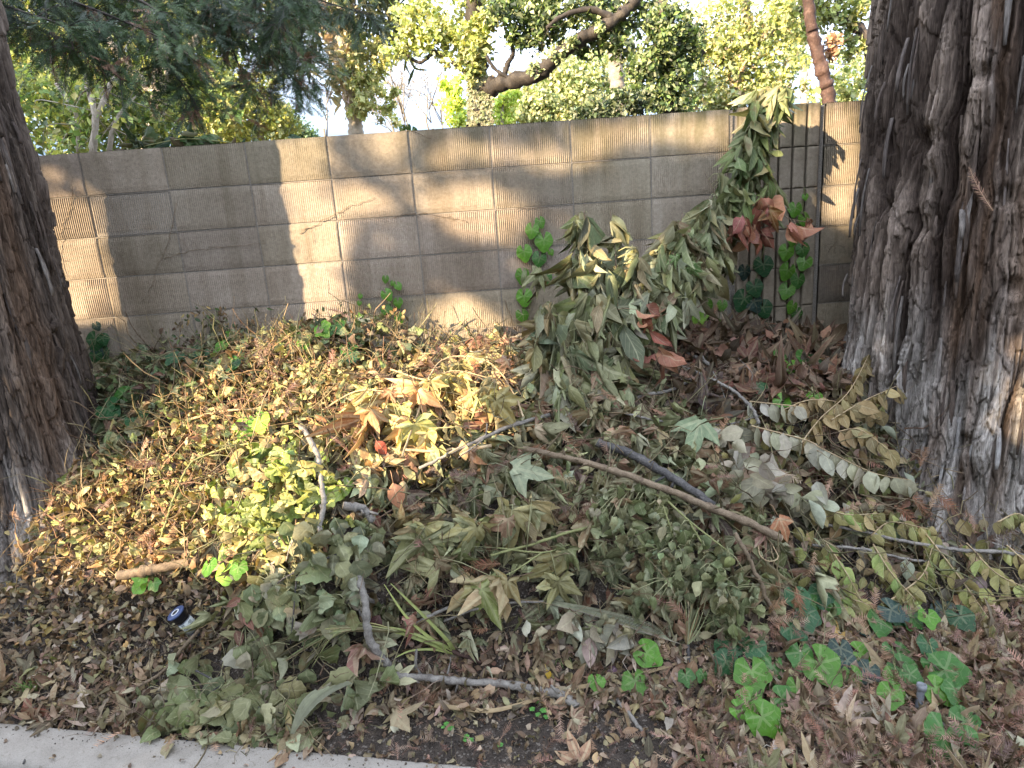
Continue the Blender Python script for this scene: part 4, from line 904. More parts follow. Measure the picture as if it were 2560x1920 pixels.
B = Batch(); P = blobs([(1600, 480, 20, 14, 2.93, 7), (1650, 440, 25, 18, 2.92, 7), (1625, 500, 35, 18, 2.92, 8), (1700, 485, 28, 12, 2.94, 6), (1745, 478, 12, 8, 2.95, 3), (1395, 690, 30, 40, 2.6, 7), (1415, 740, 20, 25, 2.56, 4)])
hang(B, P, T_OVAL, .095, [(.27, .10, .065), (.34, .15, .09), (.22, .075, .055), (.42, .21, .12)], fold=(-1.2, 1.2), curl=(-1.2, 1.2), wr=.05, side=.6, wid=(1.1, 1.5))
hang(B, P[:12], T_TRI, .10, [(.30, .12, .07), (.38, .18, .10)], fold=(-1.4, -.3), curl=(-.2, 1.2), wr=.05)
petioles(B, P, S, (.25, .12, .08)); o = B.build('dead_leaves', M['leaf'], b1); tag(o, 'rust red dead leaves')
# 2 branches with leaves, each a thing
def leafy(name, label, cat, stems, smat, spec, tpl, size, cols, **kw):
    pet = kw.pop('pet', .5); r = empty(name, hp([stems[0][0][0]])[0], label, cat); S = stem_set(r, stems, smat); B = Batch(); P = blobs(spec); hang(B, P, tpl, size, cols, **kw); petioles(B, P, S, frac=pet); B.build('leaves', M['leaf'], r); return r
leafy('leafy_branch', 'branch densely hung with small olive leaves at lower centre right', 'branch', [([(1340, 1075, .06), (1420, 1100, .12), (1500, 1130, .14), (1560, 1180, .13)], .006), ([(1420, 1100, .12), (1440, 1180, .12), (1450, 1250, .1)], .004), ([(1500, 1130, .14), (1550, 1230, .13), (1565, 1320, .1)], .004)], 'green_stem',
      [(1320, 1100, 50, 40, .10, 45), (1390, 1150, 60, 60, .11, 80), (1460, 1200, 60, 70, .12, 90), (1530, 1230, 50, 70, .12, 80), (1570, 1290, 40, 70, .10, 60), (1420, 1260, 60, 50, .08, 50), (1530, 1340, 45, 35, .07, 30)], T_ROUND, .05, OLIVE[:4] + PALEG[1:2], wid=(.7, .95), fold=(-1., .3), side=.35, toward=(-.35, .1))
leafy('leafy_branch', 'branch of big tan and olive star leaves drooping above the lower grey twigs', 'branch', [([(1080, 1185, .06), (1150, 1190, .12), (1240, 1180, .12)], .004), ([(1150, 1190, .12), (1100, 1230, .13), (1060, 1235, .12)], .003)], 'green_stem',
      [(1035, 1240, 18, 8, .12, 3), (1085, 1235, 16, 8, .12, 3), (1180, 1240, 16, 8, .12, 3), (1235, 1190, 14, 8, .13, 3), (1010, 1130, 40, 20, .11, 6), (1100, 1110, 50, 20, .11, 6), (900, 1140, 50, 30, .11, 8), (960, 1180, 40, 25, .10, 6)], T_MAPLE, .135, [(.33, .28, .12), (.24, .24, .10), (.38, .27, .15), (.20, .21, .09)], side=.25, fold=(-.8, -.1), curl=(.1, .9), wr=.03, pet=.9)
leafy('leafy_branch', 'branch of sunlit yellow and tan star leaves near the top centre', 'branch', [([(840, 830, .07), (920, 850, .11), (1000, 845, .12), (1060, 860, .1)], .004), ([(700, 900, .06), (780, 880, .1), (850, 870, .1)], .004)], 'tan_wood',
      [(930, 870, 40, 16, .12, 7), (985, 860, 35, 16, .13, 8), (1035, 880, 30, 16, .11, 6), (850, 880, 40, 20, .10, 7), (900, 940, 50, 25, .10, 8), (800, 920, 40, 20, .09, 6), (1060, 900, 20, 15, .1, 4)], T_MAPLE, .12, [(.46, .38, .14), (.40, .28, .12), (.44, .41, .15), (.40, .22, .11)], side=.35, fold=(-.8, .1), curl=(.0, .9), pet=.8)
leafy('leafy_branch', 'branch of round grey green leaves hanging left of the upright grey branch', 'branch', [([(770, 1180, .07), (690, 1230, .1), (620, 1270, .1), (570, 1340, .08)], .004), ([(690, 1230, .1), (680, 1320, .1), (650, 1380, .07)], .0035), ([(770, 1180, .07), (760, 1250, .1), (740, 1300, .1)], .003)], 'dark_wood',
      [(770, 1165, 45, 25, .1, 14), (640, 1240, 50, 30, .1, 22), (600, 1290, 45, 35, .09, 22), (690, 1290, 45, 45, .1, 24), (740, 1270, 25, 50, .1, 14), (580, 1370, 40, 30, .07, 16), (690, 1150, 50, 25, .1, 12), (720, 1200, 50, 25, .11, 16)], T_ROUND, .068, PALEG + OLIVE[:2], fold=(-.4, .3), wid=(.95, 1.15), curl=(-.2, .7), side=.35)
leafy('leafy_branch', 'branch of round wilted leaves spilling onto the kerb', 'branch', [([(430, 1440, .05), (500, 1480, .06), (560, 1530, .06), (620, 1560, .05)], .004), ([(500, 1480, .06), (440, 1530, .05), (380, 1560, .04)], .003)], 'dark_wood',
      [(420, 1500, 50, 20, .05, 12), (520, 1480, 55, 22, .06, 16), (480, 1545, 60, 22, .05, 18), (560, 1555, 40, 20, .05, 14), (390, 1560, 45, 14, .04, 9), (650, 1500, 40, 40, .04, 9), (790, 1470, 30, 30, .05, 5)], T_ROUND, .075, [(.30, .29, .15), (.24, .25, .12), (.36, .35, .20), (.19, .20, .09)], fold=(-.4, .3), wid=(.9, 1.1), curl=(-.3, .8), side=.8, down=(-.7, .1), toward=(-.7, -.2))
# grey privet like spray with a row of pale leaves
def spray(name, label, stems, size, cols, step=26, r=.0032, smat='tan_wood', both=True, wid=1., fold=(-.4, .1), down=.9, dens=1.):
    t = empty(name, hp([stems[0][0]])[0], label, 'branch'); B = Batch()
    for s in stems:
        W = catmull(hp(s), 12); Bt = Batch(); Bt.tube(W, np.linspace(r, r * .4, len(W)), k=5, wob=.03); Bt.build('stem', M[smat], t)
        L = np.concatenate([[0], np.cumsum(np.linalg.norm(np.diff(W, axis=0), axis=1))]); n = max(3, int(L[-1] / (size * .36) * dens)); q = np.linspace(.03, 1, n) * L[-1]
        P = np.stack([np.interp(q, L, W[:, i]) for i in range(3)], 1); tg = np.gradient(P, axis=0); tg /= np.linalg.norm(tg, axis=1, keepdims=True)
        for sd in ((-1, 1) if both else (1,)):
            m = len(P); D = tg * .45 + np.array([0, -.25, -down]) + sd * np.cross(tg, [0, -1., .3]) * .35 + rng.normal(0, .2, (m, 3)); Nn = np.tile([0, -1., .35], (m, 1)) + rng.normal(0, .35, (m, 3)) + sd * tg * .3
            B.put(T_OVALW, P, D, Nn, size * rng.uniform(.75, 1.12, m), pal(cols, m, .10), wid, rng.uniform(*fold, m), rng.uniform(-.1, .5, m), .018, rng.uniform(0, .4, m))
    B.build('leaves', M['leaf'], t); return t
PG = [(.40, .38, .28), (.35, .33, .235), (.44, .41, .31)]; YO = [(.29, .26, .10), (.25, .23, .09), (.33, .27, .12), (.30, .33, .11)]; OB = [(.27, .20, .09), (.23, .18, .085), (.31, .23, .11)]
spray('leafy_spray', 'spray with a row of pale grey oval leaves slanting below the redwood edge', [[(1600, 960, .12), (1690, 975, .14), (1760, 1010, .15), (1830, 1045, .15), (1905, 1075, .15)], [(1610, 900, .12), (1660, 915, .14), (1720, 930, .14)]], .092, PG, both=False, fold=(-.35, .15), dens=.95)
spray('leafy_spray', 'spray of ochre oval leaves standing against the redwood bark', [[(1700, 985, .08), (1760, 930, .13), (1810, 880, .16), (1830, 810, .18)], [(1770, 930, .13), (1830, 900, .16), (1865, 870, .16)], [(1690, 905, .1), (1760, 908, .12), (1850, 905, .13)], [(1760, 960, .12), (1830, 960, .15), (1890, 990, .14)]], .078, OB, dens=.85)
spray('leafy_spray', 'spray of yellow olive folded leaves hanging from the long pale switch', [[(1960, 1172, .09), (2020, 1240, .09), (2090, 1320, .07), (2150, 1390, .05)], [(2060, 1190, .09), (2130, 1260, .09), (2210, 1300, .08)], [(1860, 1165, .07), (1900, 1150, .08), (1990, 1172, .09)], [(2110, 1150, .12), (2160, 1140, .13), (2215, 1170, .12)], [(2150, 1200, .09), (2200, 1240, .09), (2250, 1260, .09)]], .070, YO, fold=(-1.1, -.3), dens=.9)
spray('leafy_spray', 'spray of greenish folded leaves below the short pale switch', [[(1760, 1190, .07), (1800, 1240, .08), (1850, 1310, .06)], [(1850, 1190, .08), (1900, 1250, .08), (1960, 1310, .06)], [(1900, 1310, .05), (1960, 1260, .08), (1990, 1200, .08)], [(1730, 1110, .08), (1800, 1130, .09), (1870, 1125, .08)], [(1740, 1290, .05), (1840, 1300, .07), (1890, 1340, .05)]], .068, YO + [(.30, .38, .12)], fold=(-1.1, -.2), dens=.9)
def bunch(label, spec, size, cols):
    t = empty('dead_leaf_bunch', hit(spec[0][0], spec[0][1]), label, 'dead leaves'); B = Batch(); P = blobs(spec); hang(B, P, T_OVALW, size, cols, side=.5, down=(-.9, .1), fold=(-1.2, .6), curl=(-.2, .7), wid=(.7, 1.), wr=.02, dry=(0, .3)); B.build('leaves', M['leaf'], t)
bunch('folded bunch of pale grey dead leaves under the long pale leaf row', [(1620, 1075, 50, 16, .10, 16), (1690, 1085, 40, 20, .10, 12), (1590, 1000, 50, 25, .08, 16), (1560, 960, 40, 20, .08, 10), (1730, 1090, 20, 16, .1, 6)], .085, GREYL)
bunch('layered bunch of grey dead leaves at the foot of the hanging olive leaves', [(1260, 1335, 50, 18, .05, 14), (1310, 1350, 45, 16, .06, 14), (1350, 1375, 40, 14, .04, 12), (1240, 1370, 30, 14, .04, 8)], .08, GREYL)
bunch('curled bunch of brown dead leaves between jar and round leaves', [(600 - 30, 1270, 22, 30, .09, 10), (575, 1320, 18, 25, .08, 8)], .06, [(.24, .12, .08), (.19, .10, .075)])

# ------------------------------------------------------------------ ground ivy, one plant per clump
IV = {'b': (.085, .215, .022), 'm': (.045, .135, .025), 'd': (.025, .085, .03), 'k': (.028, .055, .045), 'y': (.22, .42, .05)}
def ivy_plant(label, leaves, lift=.065, group='ivy plants in the litter at lower right'):
    r = empty('ivy_plant', hit(leaves[0][0], leaves[0][1]), label, 'ivy', group); B = Batch(); Sm = Batch(); base = hit(*np.mean([l[:2] for l in leaves], 0), .0)
    for l in leaves:
        px, py, s, c = l[:4]; a = l[4] if len(l) > 4 else random.uniform(-150, -30)
        P = hit(px, py, lift * random.uniform(.6, 1.3)); sz = s / 1332 * (P[1] * 1.15 + .1) * 1.08
        D = np.array([math.cos(math.radians(a)), math.sin(math.radians(a)) * .8, math.sin(math.radians(a)) * .45]); Nn = np.array([random.uniform(-.35, .35), -.75, .75]) + .2 * rdir(1)[0]
        Dn = D / np.linalg.norm(D); q = P - Dn * sz * .45
        B.put(T_HEART if random.random() < .6 else T_IVY, [q], D[None], Nn[None], sz, np.array(IV[c]) * rng.uniform(.8, 1.2), 1.05, rng.uniform(-.25, .05), rng.uniform(0, .35), .012, .05)
        m = (q + base) / 2; m[2] += .02; Sm.tube([base, m, q], .0014, k=4)
    B.build('leaves', M['ivy'], r); Sm.build('stem', M['green_stem'], r)
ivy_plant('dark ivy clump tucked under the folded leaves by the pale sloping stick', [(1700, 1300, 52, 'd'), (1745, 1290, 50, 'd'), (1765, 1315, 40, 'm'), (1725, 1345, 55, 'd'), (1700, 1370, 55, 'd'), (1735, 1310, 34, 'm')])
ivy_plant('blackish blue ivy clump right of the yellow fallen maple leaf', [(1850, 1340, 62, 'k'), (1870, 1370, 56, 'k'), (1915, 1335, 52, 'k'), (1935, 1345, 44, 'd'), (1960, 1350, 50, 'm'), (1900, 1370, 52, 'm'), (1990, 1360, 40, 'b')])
ivy_plant('single dark ivy sprig with crisp pointed leaves near the orange brown star leaf', [(2035, 1340, 62, 'k', -100), (2060, 1365, 50, 'd')])
ivy_plant('dark ivy sprig below the hanging olive leaves', [(1560, 1420, 50, 'd'), (1590, 1405, 55, 'd'), (1625, 1415, 48, 'd'), (1555, 1455, 52, 'd'), (1600, 1440, 36, 'k')])
ivy_plant('bright ivy group in the middle of the clump with the largest round leaf', [(1720, 1440, 55, 'm'), (1665, 1465, 66, 'm', -120), (1770, 1470, 78, 'b', -70), (1720, 1510, 42, 'b'), (1620, 1500, 74, 'b', -95), (1695, 1540, 56, 'm', -30)])
ivy_plant('pair of lime green ivy leaves nearest the viewer left of the clump', [(1618, 1560, 56, 'b', -140), (1650, 1600, 74, 'b', -60), (1600, 1570, 40, 'b')])
ivy_plant('frosty dark ivy leaves in front of the bright group', [(1800, 1435, 46, 'k'), (1825, 1460, 44, 'k'), (1870, 1480, 48, 'k'), (1855, 1440, 50, 'b', -40), (1838, 1490, 40, 'b')])
ivy_plant('tall stack of overlapping green ivy leaves at the right of the clump', [(1940, 1445, 62, 'm', -90), (1955, 1480, 62, 'm', -60), (1925, 1490, 44, 'b'), (1935, 1525, 54, 'b', -70), (1920, 1548, 52, 'b'), (1965, 1505, 40, 'm')])
ivy_plant('ivy leaves crowding round the grey pipe', [(2020, 1470, 48, 'm'), (2050, 1500, 74, 'm', -20), (2025, 1530, 60, 'b', -60), (2000, 1440, 42, 'd'), (2060, 1535, 50, 'm')])
ivy_plant('large dark round ivy leaf at the bottom right corner by the red leaf', [(2040, 1620, 84, 'm', -120), (2085, 1590, 60, 'm', 0), (2090, 1630, 40, 'm')])
ivy_plant('lone bright ivy leaf on the soil right of the thick branch', [(1370, 1490, 56, 'b', -90)])
ivy_plant('small bright ivy leaf at the end of the thick branch', [(1291, 1500, 34, 'b', -85), (1302, 1505, 18, 'b', -85)])
ivy_plant('ivy leaf beside the grey dead leaf bunch', [(1400, 1415, 54, 'b', -45)])
ivy_plant('small ivy leaves at the foot of the bare upright twig', [(1480, 1478, 36, 'm', -90), (1512, 1480, 26, 'm')])
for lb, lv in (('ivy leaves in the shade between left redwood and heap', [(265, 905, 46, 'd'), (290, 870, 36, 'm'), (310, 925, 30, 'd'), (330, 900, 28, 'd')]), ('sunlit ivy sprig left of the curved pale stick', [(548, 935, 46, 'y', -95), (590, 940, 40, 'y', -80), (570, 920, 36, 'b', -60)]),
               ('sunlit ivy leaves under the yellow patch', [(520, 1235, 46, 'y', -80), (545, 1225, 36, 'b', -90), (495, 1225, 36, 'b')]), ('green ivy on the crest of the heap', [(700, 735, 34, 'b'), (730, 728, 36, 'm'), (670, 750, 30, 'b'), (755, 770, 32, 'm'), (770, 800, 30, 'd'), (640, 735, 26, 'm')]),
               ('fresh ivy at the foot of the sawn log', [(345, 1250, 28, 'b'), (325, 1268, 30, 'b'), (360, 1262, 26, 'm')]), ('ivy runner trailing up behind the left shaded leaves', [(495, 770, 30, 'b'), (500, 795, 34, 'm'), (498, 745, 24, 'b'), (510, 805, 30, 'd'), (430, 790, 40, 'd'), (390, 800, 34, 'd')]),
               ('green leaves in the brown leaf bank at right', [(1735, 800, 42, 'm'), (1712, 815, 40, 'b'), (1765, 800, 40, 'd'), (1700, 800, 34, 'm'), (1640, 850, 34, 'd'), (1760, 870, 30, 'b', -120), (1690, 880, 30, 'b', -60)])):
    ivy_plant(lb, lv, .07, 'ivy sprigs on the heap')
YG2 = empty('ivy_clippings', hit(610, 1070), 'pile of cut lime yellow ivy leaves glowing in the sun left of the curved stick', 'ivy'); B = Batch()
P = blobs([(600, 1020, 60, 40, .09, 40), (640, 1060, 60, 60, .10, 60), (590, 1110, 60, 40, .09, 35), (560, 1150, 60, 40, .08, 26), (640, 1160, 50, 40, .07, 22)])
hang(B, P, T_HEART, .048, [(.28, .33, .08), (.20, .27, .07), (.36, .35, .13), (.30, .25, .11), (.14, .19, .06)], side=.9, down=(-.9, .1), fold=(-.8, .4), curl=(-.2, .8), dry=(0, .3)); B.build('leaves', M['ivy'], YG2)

# ------------------------------------------------------------------ ivy vines on the wall
def vine(label, path, leaves, cat='ivy', group='ivy shoots climbing the wall', sc_=1.):
    W = catmull([at(px, py, WALL - .012) for px, py in path], 8); r = empty('ivy_vine', W[0], label, cat, group)
    Sm = Batch(); Sm.tube(W, .0022, k=5, wob=.1); B = Batch()
    for px, py, s, c in leaves:
        P = at(px, py, WALL - random.uniform(.03, .05)); sz = s / 1332 * WALL * 1.2 * sc_; a = random.uniform(-120, -60); D = np.array([math.cos(math.radians(a)), -.25, math.sin(math.radians(a))]); D /= np.linalg.norm(D); q = P - D * sz * .45
        B.put(T_HEART, [q], D[None], np.array([[random.uniform(-.4, .4), -1, random.uniform(.1, .5)]]), sz, np.array(IV[c]) * rng.uniform(.85, 1.2), 1.05, -.15, .2, .01, .0)
        k = np.argmin(((W - q) ** 2).sum(1)); Sm.tube([W[k], (W[k] + q) / 2 + (0, -.006, .004), q], .001, k=4)
    Sm.build('stem', M['green_stem'], r); B.build('leaves', M['ivy'], r)
vine('ivy shoot with seven small bright leaves in the middle of the wall', [(855, 700), (850, 660), (843, 625), (835, 598)], [(832, 603, 14, 'b'), (860, 618, 15, 'b'), (836, 637, 22, 'b'), (859, 654, 19, 'b'), (836, 671, 22, 'b'), (862, 687, 20, 'b'), (848, 612, 10, 'b')])
vine('tiny ivy shoot with thin tip above the crest of the heap', [(770, 720), (773, 690), (777, 655), (779, 630)], [(778, 640, 9, 'b'), (776, 655, 9, 'b'), (772, 690, 16, 'y'), (779, 682, 12, 'b')])
vine('tall ivy shoot left of the wilted branch with leaves in two columns', [(1140, 705), (1148, 640), (1158, 570), (1166, 520), (1168, 480)], [(1148, 498, 27, 'b'), (1168, 480, 20, 'b'), (1175, 522, 34, 'b'), (1132, 547, 30, 'b'), (1130, 597, 29, 'b'), (1132, 643, 32, 'b'), (1130, 682, 26, 'b'), (1165, 560, 28, 'm'), (1180, 600, 22, 'm'), (1190, 545, 12, 'b')])
vine('ivy shoot climbing a pilaster groove with bright leaves in pairs', [(1708, 690), (1710, 620), (1718, 560), (1728, 500), (1736, 430), (1738, 405)], [(1740, 425, 12, 'b'), (1718, 452, 26, 'b'), (1741, 475, 30, 'b'), (1733, 492, 22, 'm'), (1700, 545, 30, 'b'), (1735, 540, 26, 'm'), (1738, 567, 28, 'b'), (1702, 587, 32, 'b'), (1725, 606, 28, 'm'), (1700, 628, 30, 'b'), (1712, 664, 24, 'b'), (1722, 678, 22, 'm'), (1714, 520, 20, 'b')])
vine('dark ivy shoot on the lower left of the fluted pilaster', [(1628, 690), (1630, 640), (1636, 590), (1650, 540), (1655, 500)], [(1650, 575, 36, 'd'), (1610, 588, 28, 'k'), (1632, 623, 32, 'd'), (1606, 650, 40, 'd'), (1632, 655, 36, 'k'), (1650, 668, 34, 'd'), (1648, 520, 24, 'd'), (1672, 478, 22, 'd')])
vine('dark ivy leaves beside the left redwood flank at the wall', [(200, 790), (205, 760), (200, 730), (205, 700)], [(208, 705, 16, 'k'), (205, 738, 34, 'd'), (222, 733, 22, 'd'), (212, 752, 28, 'k'), (222, 762, 26, 'd'), (205, 770, 22, 'd')], group=None)
vine('lime ivy leaves at the foot of the wall in the open joint', [(1500, 700), (1530, 690), (1560, 690)], [(1500, 682, 34, 'y'), (1520, 690, 26, 'y'), (1545, 703, 26, 'b'), (1560, 660, 20, 'b'), (1530, 660, 26, 'b')], group=None)
# ivy hanging along the wall top
r = empty('ivy_vine', at(380, 318, WALL + .1), 'dark big leaved ivy sprawling on the wall top at the left', 'ivy'); B = Batch(); Sm = Batch()
W = catmull([at(270, 328, 3.42), at(330, 312, 3.40), at(400, 300, 3.38), at(470, 305, 3.38), at(500, 308, 3.38)], 8); Sm.tube(W, .003, k=5); Sm.build('stem', M['green_stem'], r)
P = np.array([at(px, py, 3.4) for px, py in ((400, 298), (372, 306), (415, 305), (430, 312), (392, 312), (480, 308), (545, 305), (555, 308), (300, 318), (330, 314), (350, 322), (620, 300), (470, 313), (285, 325), (315, 322))])
hang(B, P, T_HEART, .10, [(.03, .07, .03), (.05, .10, .03), (.08, .16, .04)], side=1., down=(-.8, .5)); hang(B, P + rng.normal(0, .04, P.shape) * (1, .3, .4), T_OVAL, .07, [(.03, .06, .03), (.10, .10, .04), (.13, .10, .06)], side=1., down=(-.8, .5)); B.build('leaves', M['ivy'], r)
r = empty('ivy_vine', at(880, 282, WALL + .1), 'small ivy tip peeking over the wall top at the sky gap', 'ivy'); B = Batch(); Sm = Batch()
Sm.tube(catmull([at(858, 284, 3.4), at(890, 283, 3.3), at(915, 293, 3.28), at(930, 300, 3.28)], 6), .002, k=4); Sm.build('stem', M['brown_wood'], r); hang(B, np.array([at(868, 270, 3.36), at(880, 268, 3.36), at(888, 276, 3.35)]), T_HEART, .05, [(.04, .09, .03)]); B.build('leaves', M['ivy'], r)
# dry tendrils clinging to the ribs
for lb, path in (('dry tendril on the wall just right of the left redwood top', [(158, 400), (153, 450), (135, 490), (130, 530), (140, 600)]), ('faint dry tendril rising left of the trunk shadow', [(355, 560), (400, 545), (470, 535), (575, 525)]),
                 ('forked dark twig stuck on the wall in the sunny band', [(648, 505), (700, 475), (750, 450), (812, 428)]), ('thin pale root trace on the upper left blocks', [(380, 440), (365, 520), (335, 590), (320, 655)]),
                 ('looped black rootlet on the wall near the middle', [(1110 - 0, 455), (1150, 448), (1180, 450), (1195, 455)]), ('short dark rootlet in the sunny right middle', [(850, 470), (900, 462), (960, 468), (1010, 480)]),
                 ('dead tendril curling on the wall beside the right redwood', [(1790, 455 + 90), (1800, 530), (1825, 535)]), ('dry sprigs poking up before the wall at the left of the heap', [(470, 730), (478, 700), (475, 680), (482, 665)]), ('dry tendril low on the wall by the dark ivy leaves', [(215, 775), (260, 768), (300, 775), (340, 790)])):
    W = catmull([at(px, py, WALL - .006) for px, py in path], 7); W = W + rng.normal(0, .004, W.shape) * (1, 0, 1); r = empty('dry_tendril', W[0], lb, 'tendril', 'dry tendrils on the wall'); B = Batch(); B.tube(W, np.linspace(.0017, .0009, len(W)), k=4, wob=.15)
    for j in rng.integers(2, len(W) - 2, 4): e = W[j] + np.array([rng.normal(0, .035), 0, rng.normal(0, .03)]); B.tube([W[j], (W[j] + e) / 2 + (.004, -.002, .004), e], .0009, k=3)
    B.build('tendril', M['brown_wood'], r)
# dry upright sprigs on the heap crest
for px, py, n, lb in ((480, 740, 26, 'tallest dead weedy sprigs standing against the wall at the left of the heap'), (560, 735, 10, 'few dead sprigs on the crest right of the tallest ones'), (640, 735, 14, 'dead sprigs on the crest below the sunlit wall band'), (700, 728, 10, 'dead sprigs beside the green crest ivy'), (820, 715, 10, 'dead sprigs under the seven leaved ivy shoot'), (960, 750, 8, 'short dead sprigs at the wall foot left of the wilted branch'), (400, 770, 12, 'dead sprigs in the shade right of the left redwood')):
    DS = empty('dry_sprigs', hit(px, py), lb, 'dead plant', 'dead sprigs along the crest'); B = Batch()
    b0 = hit(px, py, .0)
    for _ in range(n):
        o_ = b0 + np.array([rng.normal(0, .06), rng.uniform(-.06, 0), 0]); e = o_ + np.array([rng.normal(0, .08), rng.uniform(-.05, .02), rng.uniform(.04, .22 if px < 500 else .13)]); e[1] = min(e[1], WALL - .01)
        mid = (o_ + e) / 2 + rng.normal(0, .015, 3); mid[1] = min(mid[1], WALL - .01); B.tube(catmull([o_, mid, e], 4), .0013, pal([(.2, .15, .08), (.25, .23, .12), (.1, .07, .05)], 1)[0], k=3)
        q = np.tile(e, (3, 1)) + rng.normal(0, .02, (3, 3)); q[:, 1] = np.minimum(q[:, 1], WALL - .02); hang(B, q, T_OVAL, .028, GREEN + DRY[:3] + BROWN[:2], side=.8, fold=(-1, 1))
    B.build('weeds', M['litter'], DS)

# ------------------------------------------------------------------ single fallen leaves that stand out
def fallen(label, px, py, s, c, tpl=T_MAPLE, a=-60, fold=-.3, curl=.5, lift=.025, name='fallen_leaf', nrm=(0, -.7, .75), mat='leaf', cat='leaf', group='single fallen leaves'):
    P = hit(px, py, lift); sz = s / 1332 * P[1] * 1.1; a = math.radians(a); D = np.array([math.cos(a), .5 * math.sin(a), .65 * math.sin(a)]); D /= np.linalg.norm(D); q = P - D * sz * .45
    B = Batch(); B.put(tpl, [q], D[None], np.array([nrm], float), sz, np.array(c), 1., fold, curl, .035, .3); B.V = [np.concatenate([B.V[0]])]
    B.tube([q, q - D * sz * .3 + (0, 0, .01), q - D * sz * .5], .0012, c, k=4)
    o = B.build(name, M[mat]); return tag(o, label, cat, group)
fallen('yellow ochre lobed leaf lying among the ivy clump', 1797, 1372, 78, (.48, .30, .09), a=75)
fallen('orange brown star leaf right of the ivy below the yellow spray', 2062, 1305, 52, (.40, .21, .11), a=60)
fallen('tan five lobed leaf at the bottom edge near centre', 1245, 1640, 80, (.34, .20, .12), a=100)
fallen('curled brown leaf under the end of the thick branch', 1232, 1535, 56, (.36, .23, .14), a=-60, curl=.9)
fallen('brown leaf right of bottom centre beside the thick branch tip', 1255, 1570, 60, (.24, .15, .10), a=-20)
fallen('pinkish tan leaf in the needles at lower right', 1860, 1555, 56, (.40, .27, .23), T_TRI, a=-35)
fallen('tan pointed leaf with a thorny tip in the needles', 1760, 1590, 58, (.33, .21, .15), T_TRI, a=10)
fallen('magenta red leaf at the bottom right corner', 2120, 1590, 54, (.30, .04, .07), T_TRI, a=-40)
fallen('dark purple leaf next to the magenta one', 2085, 1568, 46, (.14, .06, .10), T_OVALW, a=-10)
fallen('plum coloured small leaf on the soil at centre right', 1325, 1455, 30, (.15, .08, .12), T_OVALW, a=-140)
fallen('brown leaf curled over the strap leaf near centre', 1285, 1470, 60, (.34, .18, .11), T_OVAL, a=50, curl=.9)
fallen('tiny yellow leaf on the soil by the thick branch', 1185, 1462, 24, (.62, .40, .05), T_OVALW, a=-75)
fallen('small tan leaf at the bottom edge left of centre', 1288, 1653, 26, (.50, .34, .18), T_OVALW, a=70)
fallen('rusty dead leaves draped over the kerb at far left', 55, 1575, 84, (.20, .08, .05), T_MAPLE, a=-110, curl=1.1, lift=.03)
fallen('crisp tan leaf resting under the thick branch at left', 905, 1520, 60, (.38, .23, .15), T_TRI, a=200, curl=.8)
fallen('pale brown oval leaf on dark soil below the thick branch', 1030, 1510, 42, (.42, .29, .16), T_OVAL, a=200)
fallen('pale green mottled leaf on the spilled round leaves', 515, 1560, 62, (.40, .50, .38), T_ROUND, a=-110)
fallen('tan fallen leaf overlapping the kerb below the round leaves', 430, 1620, 50, (.26, .27, .17), T_ROUND, a=-170, lift=.006)
fallen('olive brown leaf lying flat on the kerb face', 540, 1632, 60, (.27, .20, .10), T_ROUND, a=-10, lift=.006)
fallen('big pink tan dead leaf in the middle bottom litter', 1105, 1420, 60, (.42, .30, .24), T_MAPLE, a=-80, curl=1.)
fallen('brown leaf near the grey palm fragment top', 800, 1395, 64, (.34, .22, .13), T_OVAL, a=-10, curl=1., lift=.05)
fallen('dark purplish leaf at the foot of the upright grey branch', 800, 1345, 46, (.11, .05, .05), T_OVALW, a=-120, lift=.05)
fallen('rust leaf caught on the tip of the long pole', 1655, 1165, 58, (.36, .16, .08), T_TRI, a=-70, lift=.13)
fallen('salmon leaf lying on the olive leaves at centre', 870, 1075, 54, (.44, .21, .12), T_OVALW, a=-80, lift=.08)
fallen('bright red leaf in the tan leaves beside the diagonal stick', 820, 985, 34, (.32, .07, .04), T_OVALW, a=-60, lift=.08)
fallen('wide grey green star leaf left of the long pole', 1130, 1030, 90, (.27, .30, .19), T_TRI, a=-15, lift=.09, curl=.2)
fallen('smooth grey green leaf at the dark log', 1480, 965, 90, (.22, .28, .16), T_TRI, a=-110, lift=.10, curl=.2)
fallen('whitish crumpled leaf at bottom right of centre', 1685, 1627, 46, (.52, .48, .46), T_OVALW, a=0)
fallen('white sliver leaf in the left litter', 142, 1463 - 200 + 5, 26, (.6, .58, .55), T_LONG, a=-100)
fallen('pale cream leaf in the left litter', 160, 1278, 30, (.55, .47, .38), T_OVAL, a=-30)
fallen('pale leaf standing up in the left litter', 178, 1335, 34, (.5, .42, .35), T_OVAL, a=70)
fallen('tan leaf by the grass tuft at lower left', 130, 1455, 46, (.42, .28, .18), T_TRI, a=-120, curl=.8)
fallen('pale oval leaf right of the jar', 372, 1490, 50, (.45, .36, .26), T_ROUND, a=0)

